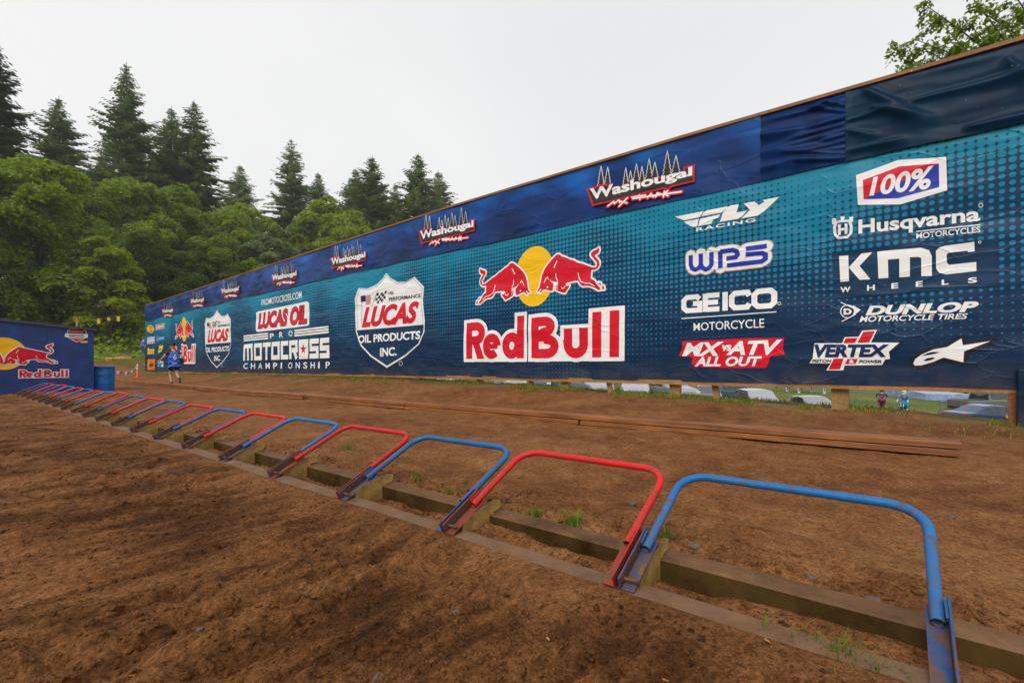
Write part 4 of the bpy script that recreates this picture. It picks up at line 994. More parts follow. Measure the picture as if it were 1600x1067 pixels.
def conifer(seed, H=30.0, Rw=7.4, bare=.08, dens=1.0):
    rng = np.random.default_rng(seed); tr = MB()
    tr.tube([(0, 0, -1), (0, 0, H*.3), (.05, 0, H*.65), (0, 0, H)], [H*.013, H*.010, H*.006, .02], 7)
    VV = []; z = H*bare; gap = H/40/dens
    while z < H*.985:
        t = z/H; L0 = min(Rw, .37*(H-z))*rng.uniform(.85, 1.1)+.12
        nb_ = rng.integers(5, 8)
        a0 = rng.uniform(0, 6.28)
        for b in range(nb_):
            L = L0*rng.uniform(.45, 1.15)*(1.25 if rng.random() < .08 else 1); a = a0+b*6.283/nb_+rng.uniform(-.35, .35)
            d = np.array([math.cos(a), math.sin(a)]); m = max(4, int(L/.26))
            up = .50*t-.14+rng.normal(0, .07); drp = .34*(1-t)+.05
            s = (np.arange(m)+.6)/m
            zz = z+L*(up*s-drp*s**1.6+.16*np.maximum(0, s-.7)**1.2*2)
            sp = np.stack([d[0]*L*s, d[1]*L*s, zz], 1)
            sd = np.array([-d[1], d[0], 0])
            if L > 1.0: tr.tube([(0, 0, z), tuple(sp[m//2]), tuple(sp[-1])], [.045*(1-t)+.015, .025, .01], 4, cap=False)
            for sg in (-1, 1):
                ln = (.28+.50*np.minimum(1, 1.3*(1-s))*min(1.6, L/2.4))*rng.uniform(.55, 1.4, m)*min(1, .35+L/1.8)
                tip = sp+(sd*sg)[None]*ln[:, None]*.85+np.c_[d[0]*ln, d[1]*ln, -ln*rng.uniform(.05, .55, m)]*.75
                w = ln*.26
                q0 = sp+np.c_[d[0]*w, d[1]*w, 0*w]; mid = (sp+tip)/2
                perp = np.c_[d[0]*w, d[1]*w, w*.35]
                VV.append(np.stack([sp, mid+perp, tip, mid-perp], 1).reshape(-1, 3))
            hang = rng.random(m) < .8
            ln = (.22+.32*rng.random(m))*min(1, .35+L/1.8); tip = sp+np.c_[d[0]*ln*.8, d[1]*ln*.8, -ln*.75]; mid = (sp+tip)/2; pr = sd[None]*ln[:, None]*.28
            VV.append(np.stack([sp, mid+pr, tip, mid-pr], 1)[hang].reshape(-1, 3))
        z += gap*rng.uniform(.6, 1.4)*(1.25-.85*t)
    V = np.vstack(VV); k = np.arange(len(V)//4)*4
    return fast_mesh('crown', V, np.stack([k, k+1, k+2, k+3], 1)), tr
DEC = [deciduous(11), deciduous(12, lobes=17, Rw=4.6), deciduous(13, lobes=13, Rw=5.6), deciduous(14, lobes=14, Rw=3.6, per=30)]
CON = [conifer(21, Rw=7.0, dens=1.1), conifer(22, Rw=6.2, dens=1.15), conifer(23, Rw=8.2, bare=.14, dens=1.0), conifer(24, Rw=7.0, bare=.2, dens=.85)]
TRK = {}
def tree(kind, var, mats, px, ytop, Z, label, widen=1.0, group=None, name=None, sink=0.0):
    x, y = cam2w(px, Z); z0 = h1(x, y)-sink
    H0 = (DEC if kind == 'd' else CON)[var]; Hb = 14.0 if kind == 'd' else 30.0
    top = EYE+(HOR-ytop)*Z/FPX; s = (top-z0)/(Hb*(.97 if kind == 'd' else 1.0))
    t = thing(name or ('broadleaf_tree' if kind == 'd' else 'conifer_tree'), label, 'tree', (x, y, z0), R.uniform(0, 6.28), group)
    t.scale = (s*widen, s*widen, s)
    me = H0[0]
    key = (kind, var, mats.name)
    if key not in TRK:
        m2 = me.copy(); m2.materials.append(mats); m2.polygons.foreach_set('use_smooth', np.zeros(len(m2.polygons), bool)); TRK[key] = m2
    o = bpy.data.objects.new('crown', TRK[key]); COL.objects.link(o); o.parent = t
    k2 = (kind, var, 'trunk')
    if k2 not in TRK:
        tr = H0[1]; o2 = mobj('trunk', tr.V, tr.F, bark, t, None, True); TRK[k2] = o2.data
    else:
        o2 = bpy.data.objects.new('trunk', TRK[k2]); COL.objects.link(o2); o2.parent = t
    return t
CG = 'conifers on the hill'; DG = 'broadleaf trees on the hillside'
for a in (
    (2, NM['dark'], -12, 50, 62, 'huge dark conifer cut by the left edge of the picture', 1.05),
    (1, NM['mid'], 92, 150, 88, 'slim pointed conifer just right of the huge dark one at the left edge', 1.25),
    (1, NM['mid'], 165, 222, 105, 'short conifer tucked behind the left flank of the tallest conifer', 1.2),
    (2, NM['mid'], 198, 97, 84, 'tallest conifer, with long uneven branches, above the green treetops left', 1.05),
    (1, NM['mid'], 268, 166, 94, 'left one of two close conifers right of the tallest conifer', 1.15),
    (0, NM['mid'], 303, 155, 92, 'right one of two close conifers right of the tallest conifer', 1.1),
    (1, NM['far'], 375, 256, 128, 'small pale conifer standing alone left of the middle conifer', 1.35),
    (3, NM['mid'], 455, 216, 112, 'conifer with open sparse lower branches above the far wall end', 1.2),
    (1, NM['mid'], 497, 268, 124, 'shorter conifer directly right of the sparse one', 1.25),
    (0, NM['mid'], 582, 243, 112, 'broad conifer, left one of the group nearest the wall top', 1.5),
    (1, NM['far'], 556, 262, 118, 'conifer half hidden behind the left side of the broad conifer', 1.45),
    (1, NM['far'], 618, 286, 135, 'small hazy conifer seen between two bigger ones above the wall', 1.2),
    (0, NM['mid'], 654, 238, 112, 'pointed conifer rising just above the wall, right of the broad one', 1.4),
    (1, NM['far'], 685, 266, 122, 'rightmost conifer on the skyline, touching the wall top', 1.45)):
    tree('c', *a[:6][:2], a[2], a[3], a[4], a[5], a[6], CG)
for a in (
    (0, 'mid', 58, 246, 50, 'large round broadleaf tree above the blue start house', 1.1),
    (2, 'dark', -40, 262, 46, 'broadleaf tree cut by the left edge below the huge conifer', 1.1),
    (1, 'dark', 118, 305, 58, 'darker broadleaf tree right of the large round one', 1.1),
    (2, 'mid', 190, 286, 68, 'broadleaf tree below the tallest conifer', 1.0),
    (0, 'mid', 250, 290, 72, 'broadleaf tree with light top below the two close conifers', 1.0),
    (3, 'bright', 172, 375, 50, 'small light green tree in front, right of the blue start house', 1.25),
    (1, 'mid', 305, 325, 78, 'broadleaf tree right of the light topped one, under two close conifers', 1.1),
    (2, 'mid', 352, 328, 82, 'broadleaf tree under the small pale conifer', 1.0),
    (3, 'bright', 372, 348, 78, 'yellow green narrow tree standing before the darker green trees', 1.0),
    (0, 'dark', 285, 392, 62, 'low dark broadleaf tree just behind the far end of the wall', 1.2),
    (2, 'dark', 232, 372, 60, 'dark broadleaf tree behind the small light green one', 1.0),
    (1, 'dark', 350, 402, 66, 'low dark tree above the left part of the wall top', 1.2),
    (0, 'mid', 405, 330, 95, 'broadleaf tree left of the sparse middle conifer', 1.0),
    (3, 'grey', 418, 366, 78, 'taller one of two grey green trees above the wall', 1.2),
    (0, 'grey', 456, 386, 82, 'lower one of two grey green trees above the wall', .9),
    (3, 'olive', 476, 370, 86, 'olive yellow shrubby tree beside the grey green trees', 1.0),
    (1, 'mid', 515, 318, 100, 'bright broadleaf tree under the shorter middle conifer', 1.15),
    (2, 'mid', 545, 345, 96, 'low broadleaf tree left of the broad conifer', 1.0),
    (0, 'mid', 470, 345, 106, 'broadleaf tree behind the olive shrubby tree', 1.0),
    (3, 'mid', 624, 325, 118, 'small broadleaf tree between the conifers nearest the wall', 1.2),
    (0, 'mid', 330, 370, 72, 'mid green tree between the yellow green one and the dark low ones', 1.1),
    (1, 'mid', 400, 408, 74, 'green tree hugging the wall top below the grey green trees', 1.2),
    (2, 'mid', 512, 375, 92, 'green tree just above the wall, right of the olive one', .9),
    (2, 'mid', 700, 335, 122, 'green tree top at the right end of the hill, by the wall', .9)):
    tree('d', a[0], LM[a[1]], a[2], a[3], a[4], a[5], a[6], DG)
# bushes on the bank between the house and the wall
BUSH = [deciduous(31, H=3.2, Rw=2.6, lobes=10, per=22, leaves=22, size=.13, base=.12), deciduous(32, H=3.2, Rw=3.2, lobes=11, per=20, leaves=22, size=.13, base=.1)]
bk = 0
for px, Z, s, mt, lab in ((150, 50, .9, 'mid', 'leafy bush on the bank beside the blue start house'), (178, 53, 1.0, 'bright', 'light green bush on the bank above the blue barrel'),
                          (205, 52, 1.0, 'mid', 'round bush on the bank left of the wall end'), (232, 58, 1.1, 'mid', 'bush on the bank half hidden by the wall end'),
                          (110, 52, 1.3, 'dark', 'dark bush showing over the roof of the start house'), (40, 50, 1.3, 'dark', 'dark bush low under the large round tree'), (75, 54, 1.5, 'mid', 'green bush over the middle of the start house roof'),
                          (10, 47, 1.4, 'dark', 'dark bush over the left end of the start house roof'), (192, 62, 1.7, 'mid', 'taller bush higher on the bank behind the light green bush')):
    x, y = cam2w(px, Z); t = thing('bush', lab, 'bush', (x, y, h1(x, y)-.25), R.uniform(0, 6), 'bushes on the bank'); t.scale = (s, s, s)
    me, tr = BUSH[bk % 2]; bk += 1
    m2 = me.copy(); m2.materials.append(LM[mt]); o = bpy.data.objects.new('foliage', m2); COL.objects.link(o); o.parent = t
    mobj('stem', tr.V, tr.F, bark, t, None, True)
# undergrowth on the bank, one mass
rng = np.random.default_rng(50); n = 60000
yy = rng.uniform(56, 105, n); xx = rng.uniform(-8, 75, n)
keep = (fbm(xx*.25, yy*.25, 3, 201) > -.22); xx, yy = xx[keep], yy[keep]
hgt = rng.random(len(xx))**1.6*(1.0+1.6*np.maximum(0, fbm(xx*.2, yy*.2, 3, 203)+.15))*sstep(55, 64, yy)
C = np.stack([xx, yy, height(xx, yy)+hgt*.9], 1); Nn = np.tile([0, -.35, .9], (len(xx), 1))
V, Q = leaf_cloud(C, Nn, .26, rng); me = fast_mesh('undergrowth', V, Q)
o = mlink('undergrowth', me, LM['mid']); o['kind'] = 'stuff'; o['label'] = 'low green undergrowth covering the wooded bank'
# overhanging tree at the right
def over_tree():
    x0, y0 = cam2w(1840, 15.0); z0 = h1(x0, y0)
    t = thing('overhanging_tree', 'leafy tree reaching over the wall at the top right corner', 'tree', (x0, y0, z0))
    rng = np.random.default_rng(77); tr = MB(); C = []; Nn = []
    def loc(px, py, Z):
        x, y = cam2w(px, Z); return np.array([x-x0, y-y0, EYE+(HOR-py)*Z/FPX-z0])
    tr.tube([(0, 0, -.4), (.1, 0, 4), (0, .1, 9), (-.2, .2, 13)], [.28, .22, .15, .06], 8)
    fork = [np.array([.1, 0, 7.0]), np.array([0, .1, 8.5]), np.array([0, .1, 10.0]), np.array([.05, .05, 6.0])]
    targets = [(1395, 76, 14.5), (1440, 4, 14), (1410, 104, 14), (1462, 30, 15), (1480, 62, 14), (1500, 90, 14.5), (1520, 10, 14), (1545, 45, 15), (1560, 75, 14), (1590, 20, 14.5), (1585, 60, 13.5), (1490, -40, 14), (1550, -60, 14), (1620, -30, 14), (1640, 40, 14), (1660, -90, 14.5), (1700, 0, 14.5), (1740, 60, 14), (1600, -140, 14.5), (1780, -60, 15), (1530, 98, 14.2), (1470, 80, 14.8), (1425, 60, 14.5), (1450, 92, 14), (1510, 35, 14), (1535, 65, 14.5), (1570, 95, 14.5), (1605, 75, 14), (1575, 5, 14.6), (1440, 75, 14.3), (1600, 45, 14.2), (1555, 20, 14.3)]
    for k, tg in enumerate(targets):
        e = loc(*tg); f = fork[k % 4]; mid = (f+e)/2+np.array([0, 0, .5+.3*rng.random()])
        P = [f*(1-s)**2+2*mid*s*(1-s)+e*s*s for s in np.linspace(0, 1, 9)]
        tr.tube([tuple(p) for p in P], [.07*(1-s)+.008 for s in np.linspace(0, 1, 9)], 5)
        for tw in range(52):
            s = 1-.75*rng.random()**1.5; i = int(s*8*.999); b = P[i]+(P[i+1]-P[i])*(s*8-i)
            d = rng.normal(0, 1, 3); d[2] *= .5; d /= np.linalg.norm(d); L = (.15+.75*rng.random())*(1.15-.65*s)
            tr.tube([tuple(b), tuple(b+d*L*.6+[0, 0, .03]), tuple(b+d*L-[0, 0, .06])], [.008, .006, .003], 3, cap=False)
            for q_ in range(10):
                u = .25+.75*rng.random(); C.append(b+d*L*u+rng.normal(0, .055, 3)-[0, 0, .04]); Nn.append([d[0]*.5, d[1]*.5, .6])
    V, Q = leaf_cloud(np.array(C), np.array(Nn), .072, rng, .5); me = fast_mesh('crown', V, Q)
    mlink('crown', me, LM['mid'], t); mobj('trunk', tr.V, tr.F, bark, t, None, True)
over_tree()
# grass along the wall foot and tufts by the gates
gm_ = leaf_mat('grass_blades', (.13, .15, .015), (.40, .34, .08), .4)
gm2_ = leaf_mat('grass_green', (.07, .14, .012), (.22, .30, .04), .35)
def blades(cx, cy, cz, n, spread, hmin, hmax, rng, lean=.5, w=.004):
    r = np.abs(rng.normal(0, spread, n)); a = rng.uniform(0, 6.283, n)
    x = cx+r*np.cos(a); y = cy+r*np.sin(a); h = rng.uniform(hmin, hmax, n)
    la = rng.uniform(0, 6.283, n); ll = h*rng.uniform(.1, lean, n)
    sx, sy = -np.sin(la)*w, np.cos(la)*w; z = np.broadcast_to(cz, (n,))
    b0 = np.stack([x-sx, y-sy, z], 1); b1 = np.stack([x+sx, y+sy, z], 1)
    m0 = np.stack([x-sx*.8+np.cos(la)*ll*.4, y-sy*.8+np.sin(la)*ll*.4, z+h*.65], 1); m1 = m0+np.stack([sx*1.6, sy*1.6, 0*sx], 1)
    tp_ = np.stack([x+np.cos(la)*ll, y+np.sin(la)*ll, z+h], 1); tq = tp_+np.stack([sx*.2, sy*.2, 0*sx], 1)
    V = np.stack([b0, b1, m1, m0, tq, tp_], 1).reshape(-1, 3); k = np.arange(n)*6
    return V, np.concatenate([np.stack([k, k+1, k+2, k+3], 1), np.stack([k+3, k+2, k+4, k+5], 1)])
rng = np.random.default_rng(60); n = 64000
aa = rng.uniform(-2.5, 46, n); oo = rng.normal(-.05, .5, n)
wx = WR[0]+WD[0]*aa+WD[1]*oo; wy = WR[1]+WD[1]*aa-WD[0]*oo
k = fbm(wx*1.3, wy*1.3, 3, 211) > -.05+.25*(oo < -.3); wx, wy = wx[k], wy[k]
V, Q = blades(wx, wy, height(wx, wy)-.01, len(wx), .02, .025, .095, rng, 1.1, .007)
o = mlink('wall_grass', fast_mesh('wall_grass', V, Q), gm_); o['kind'] = 'stuff'; o['label'] = 'dry grass fringe along the foot of the banner wall'
tl = 0
for px, py, zz, nn, sp, hh, lab in ((838, 808, .03, 60, .03, .09, 'left one of two close grass tufts behind the second gate bay'), (897, 822, .03, 90, .035, .10, 'fuller one of two close grass tufts behind the second gate bay'), (1040, 842, .04, 34, .03, .09, 'thin weeds behind the post of the nearest gate'),
                             (650, 752, .03, 40, .06, .08, 'grass tuft behind the third gate bay'), (545, 703, .03, 50, .035, .08, 'small grass tuft behind the fifth gate bay'), (702, 772, .03, 22, .03, .07, 'tiny grass sprout left of the two close tufts'),
                             (1245, 1000, -.01, 34, .03, .07, 'left tuft of grass on the front rail under the nearest gate'), (1310, 1022, -.01, 70, .05, .09, 'largest tuft of grass at the front rail, bottom right'), (1375, 1045, -.01, 40, .04, .07, 'low grass tuft at the bottom edge near the last gate post'), (1195, 982, 0, 14, .02, .08, 'few grass blades at the front rail below the nearest gate'),
                             (385, 690, .03, 30, .08, .08, 'faint grass patch behind the sixth gate bay')):
    Z = FPX*(EYE-zz)/(py-HOR); x, y = cam2w(px, Z)
    V, Q = blades(0, 0, 0, nn, sp, hh*.4, hh, rng, 1.1, .0022)
    o = mlink('grass_tuft', fast_mesh('grass_tuft', V, Q), gm2_); o.location = (x, y, h1(x, y)-.005); tag(o, lab, 'grass', 'grass tufts by the gates')
# ------------------------------------------------------------------ clods and stones
def rock(seed, flat=.7, sub=1):
    rng = np.random.default_rng(seed); bm = bmesh.new(); bmesh.ops.create_icosphere(bm, subdivisions=sub, radius=1)
    V = np.array([v.co[:] for v in bm.verts]); F = np.array([[v.index for v in f.verts] for f in bm.faces]); bm.free()
    for _ in range(5):
        d = rng.normal(0, 1, 3); d /= np.linalg.norm(d); t = rng.uniform(.45, .8); pr = V@d; V = V-np.outer(np.maximum(0, pr-t), d)
    V *= rng.uniform(.75, 1.2, 3); V[:, 2] *= flat
    return V, F
cm = N('clod_soil'); cv = cm.co(); cn = cm.noise(cv, 5, 6, .65); gi = cm.n('ShaderNodeNewGeometry').outputs['Random Per Island']
cm.set(color=cm.mix(.5, cm.ramp(cn, [(.35, (.035, .013, .005)), (.65, (.15, .063, .023))]), cm.ramp(gi, [(0, (.03, .011, .004)), (.9, (.13, .055, .020)), (1, (.20, .105, .05))])), rough=.95, normal=cm.bump(cm.noise(cv, 90, 4), .6, .006))
rng = np.random.default_rng(70)
def scatter(name, n, gen, label, smin, smax, pw):
    RK = [rock(300+i, .55, 1) if smax > .03 else rock(300+i, .6, 0) for i in range(8)]
    RK = [(V_+NP.normal(0, .10, V_.shape), F_) for V_, F_ in RK]
    x, y = gen(n); keep = np.hypot(x, y) > .5; x, y = x[keep], y[keep]; z = height(x, y)
    s = smin+(smax-smin)*rng.random(len(x))**pw; VV = []; FF = []; o = 0
    a = rng.uniform(0, 6.28, len(x)); tl_ = rng.normal(0, .35, (len(x), 2))
    for k in range(8):
        V, F = RK[k]; I = np.arange(k, len(x), 8); c, sn = np.cos(a[I])[:, None], np.sin(a[I])[:, None]
        P = np.stack([V[None, :, 0]*c-V[None, :, 1]*sn, V[None, :, 0]*sn+V[None, :, 1]*c, V[None, :, 2]+V[None, :, 0]*tl_[I, :1]+V[None, :, 1]*tl_[I, 1:]], -1)*s[I][:, None, None]
        P += np.stack([x[I], y[I], z[I]-s[I]*.05], -1)[:, None]
        VV.append(P.reshape(-1, 3)); FF.append((F[None]+(o+np.arange(len(I))*len(V))[:, None, None]).reshape(-1, 3)); o += len(I)*len(V)
    ob = mlink(name, fast_mesh(name, np.vstack(VV), np.vstack(FF)), M['dirt'], None, None, True); at = ob.data.attributes.new('loose', 'FLOAT', 'POINT'); at.data.foreach_set('value', np.full(len(ob.data.vertices), 1.0 if 'clods' in name or 'pocket' in name else .4, np.float32)); ob['kind'] = 'stuff'; ob['label'] = label
def gen_loose(n):
    r = .9+11*rng.random(n*3)**1.5; a = rng.uniform(TH-1.0, TH+1.0, n*3); x = np.sin(a)*r; y = np.cos(a)*r
    k = (x < GX-.06) & (fbm(x*1.2, y*1.2, 3, 221)+.25*rng.normal(0, 1, len(x)) > -.02); return x[k][:n], y[k][:n]
def gen_hard(n):
    x = GX+.45+np.abs(rng.normal(0, 1, n))*1.9; y = -1.2+20*rng.random(n)**1.6; return x, y
def gen_back(n):
    x = GX+.42+np.abs(rng.normal(0, .16, n)); y = -1+9*rng.random(n)**1.7; return x, y
def gen_pocket(n): return GX+.12+.13*rng.random(n), -.9+9*rng.random(n)
scatter('soil_clods', 34000, gen_loose, 'loose dark soil clods in front of the gates', .002, .019, 4.6)
scatter('soil_crumbs', 5000, gen_hard, 'small crumbs of soil on the packed dirt behind the gates', .0015, .012, 4)
scatter('soil_bank', 2600, gen_back, 'crumbled soil heaped behind the rear rail', .003, .024, 3)
scatter('pocket_soil', 2600, gen_pocket, 'loose soil in the pocket between the rails', .002, .014, 2.8)
smt = plain('grey_stone', (.115, .075, .055), .8, var=.35, scale=20, bump=.4)
for i, (px, py, w, fl_, lab) in enumerate(((1364, 937, .030, .45, 'flat grey stone behind the rear rail of the nearest gate'), (1265, 905, .022, .8, 'round brown stone behind the rear rail, left of the flat grey one'), (988, 782, .038, .4, 'dark flat stone lying on the dirt inside the second gate'), (1486, 803, .024, .6, 'small dark stone on the dirt right of the nearest gate'),
                                (1085, 858, .035, .6, 'dark clod beside the post of the nearest gate'), (712, 935, .022, .6, 'small stone in the loose dirt, bottom middle'), (228, 978, .024, .5, 'pale stone in the loose dirt, bottom left'), (590, 1028, .020, .7, 'grey pebble in the loose dirt near the bottom edge'), (313, 951, .014, .7, 'small pale pebble right of the pale stone, bottom left'))):
    Z = FPX*(EYE-.03)/(py-HOR); x, y = cam2w(px, Z); V, F = rock(500+i, fl_, 2)
    o = mobj('stone', V*w, F, smt, None, None, False); o.location = (x, y, h1(x, y)+w*.15); o.rotation_euler = (0, 0, R.uniform(0, 6)); tag(o, lab, 'stone', 'stones on the dirt')
lf = plain('dead_leaf_yellow', (.40, .18, .035), .7, var=.3)
for i, (px, py, lab) in enumerate(((856, 996, 'yellow dead leaf on the loose dirt, bottom middle'), (1199, 1003, 'curled yellow leaf by the front rail, bottom right'), (1041, 1062, 'pale leaf at the bottom edge below the nearest gate'), (210, 1048, 'thin yellow leaf in the loose dirt, bottom left'), (1180, 877, 'orange leaf bit behind the rear rail of the nearest gate'))):
    Z = FPX*(EYE)/(py-HOR); x, y = cam2w(px, Z)
    V = [(-.02, 0, .004), (-.008, .009, .008), (.012, .007, .006), (.022, 0, .012), (.01, -.008, .008), (-.01, -.008, .006), (0, 0, .002)]
    V = V+[(a, b, c-.0012) for a, b, c in V]
    F = [(6, i_, (i_+1) % 6) for i_ in range(6)]+[(13, 7+(i_+1) % 6, 7+i_) for i_ in range(6)]+[(i_, 7+i_, 7+(i_+1) % 6, (i_+1) % 6) for i_ in range(6)]
    o = mobj('dead_leaf', np.array(V)*.62, F, lf); o.location = (x, y, h1(x, y)+.004); o.rotation_euler = (R.uniform(-.4, .4), R.uniform(-.3, .3), R.uniform(0, 6)); tag(o, lab, 'leaf', 'dead leaves on the dirt')

# ------------------------------------------------------------------ people
def skin_mesh(name, J, E, mat, parent, root, sub=2):
    """J {joint: (pos, radius)}, E edges"""
    names = list(J); me = bpy.data.meshes.new(name)
    me.from_pydata([J[k][0] for k in names], [(names.index(a), names.index(b)) for a, b in E], []); me.materials.append(mat)
    o = bpy.data.objects.new(name, me); COL.objects.link(o); o.parent = parent
    m = o.modifiers.new('skin', 'SKIN'); m.use_smooth_shade = True
    sv = me.skin_vertices[0].data
    for i, k in enumerate(names):
        r = J[k][1]; sv[i].radius = r if isinstance(r, tuple) else (r, r); sv[i].use_root = (k == root)
    s = o.modifiers.new('smooth', 'SUBSURF'); s.levels = s.render_levels = sub
    return o
SK = plain('skin', (.50, .27, .18), .5, var=.08)
def cloth(name, c): return plain(name, c, .8, var=.2, scale=9, bump=.15)
def head(parent, c, yaw, hair, cap=None):
    """head with face, ears and hair; c = centre, yaw about z, looks along +y"""
    e = bpy.data.objects.new('head', None)
    m = MB(); n = 16; prof = [(.0, -.125), (.045, -.122), (.062, -.10), (.070, -.06), (.078, 0), (.080, .045), (.072, .085), (.045, .115), (.0, .125)]
    V = []; F = []
    for i, (r, z) in enumerate(prof):
        for k in range(n):
            a = 2*math.pi*k/n; x = r*math.cos(a)*.93; y = r*math.sin(a)*1.15+(.012 if z < -.03 and math.sin(a) > 0 else 0)
            V.append((x, y, z))
    for i in range(len(prof)-1):
        for k in range(n): F.append((i*n+k, i*n+(k+1) % n, (i+1)*n+(k+1) % n, (i+1)*n+k))
    m.add(V, F); m.tube([(0, .085, .02), (0, .112, -.02), (0, .09, -.03)], [.008, .016, .008], 6)
    for sx in (-1, 1): m.tube([(sx*.076, 0, .02), (sx*.088, -.008, .0), (sx*.078, 0, -.03)], [.008, .016, .008], 6)
    o = m.build('face', SK, parent, True); o.location = c; o.rotation_euler = (0, 0, yaw)
    d = MB()
    for sx in (-1, 1): d.tube([(sx*.032, .088, .008), (sx*.032, .096, .008)], [.012, .008], 6)
    d.box((-.028, .086, -.068), (.028, .096, -.06)); q_ = d.build('eyes_and_mouth', plain('dark_feature', (.05, .02, .02), .5), o)
    hm = MB(); hp = [(.086, -.03), (.088, .03), (.080, .09), (.05, .122), (.0, .133)]
    V = []; F = []
    for r, z in hp:
        for k in range(n):
            a = 2*math.pi*k/n; y = r*math.sin(a)*1.16; V.append((r*math.cos(a)*.96, min(y, .075) if z < .05 else y, z))
    for i in range(len(hp)-1):
        for k in range(n): F.append((i*n+k, i*n+(k+1) % n, (i+1)*n+(k+1) % n, (i+1)*n+k))
    hm.add(V, F); hm.build('hair', hair, o, True)
    if cap:
        cm_ = MB(); cp = [(.097, .035), (.098, .07), (.088, .115), (.055, .142), (.01, .148)]; V = []; F = []
        for r, z in cp:
            for k in range(n): a = 2*math.pi*k/n; V.append((r*math.cos(a), r*math.sin(a)*1.15, z))
        for i in range(len(cp)-1):
            for k in range(n): F.append((i*n+k, i*n+(k+1) % n, (i+1)*n+(k+1) % n, (i+1)*n+k))
        cm_.add(V, F); cm_.prism([(-.075, .09), (.075, .09), (.06, .19), (.0, .21), (-.06, .19)], 'z', .04, .05); cm_.build('cap', cap, o, True)
    return o
def hand(parent, p, d, mat=SK, r=.0085):
    """palm with four curled fingers and a thumb; d = pointing direction"""
    d = Vector(d).normalized(); s = d.cross(Vector((0, 0, 1)))
    s = s.normalized() if s.length > .1 else Vector((1, 0, 0)); u = s.cross(d); p = Vector(p); m = MB()
    m.tube([p, p+d*.045, p+d*.09], [.028, .04, .036], 8)
    for k, L in enumerate((.062, .075, .07, .055)):
        b = p+d*.085+s*(.027-.018*k); m.tube([b, b+d*L*.5+u*-.006, b+d*L*.8-u*.028, b+d*L*.75-u*.05], [r, r, r*.9, r*.7], 6)
    b = p+d*.025+s*.035; m.tube([b, b+s*.025+d*.03, b+s*.03+d*.055-u*.01], [r*1.2, r*1.1, r*.8], 6)
    return m.build('hand', mat, parent, True)
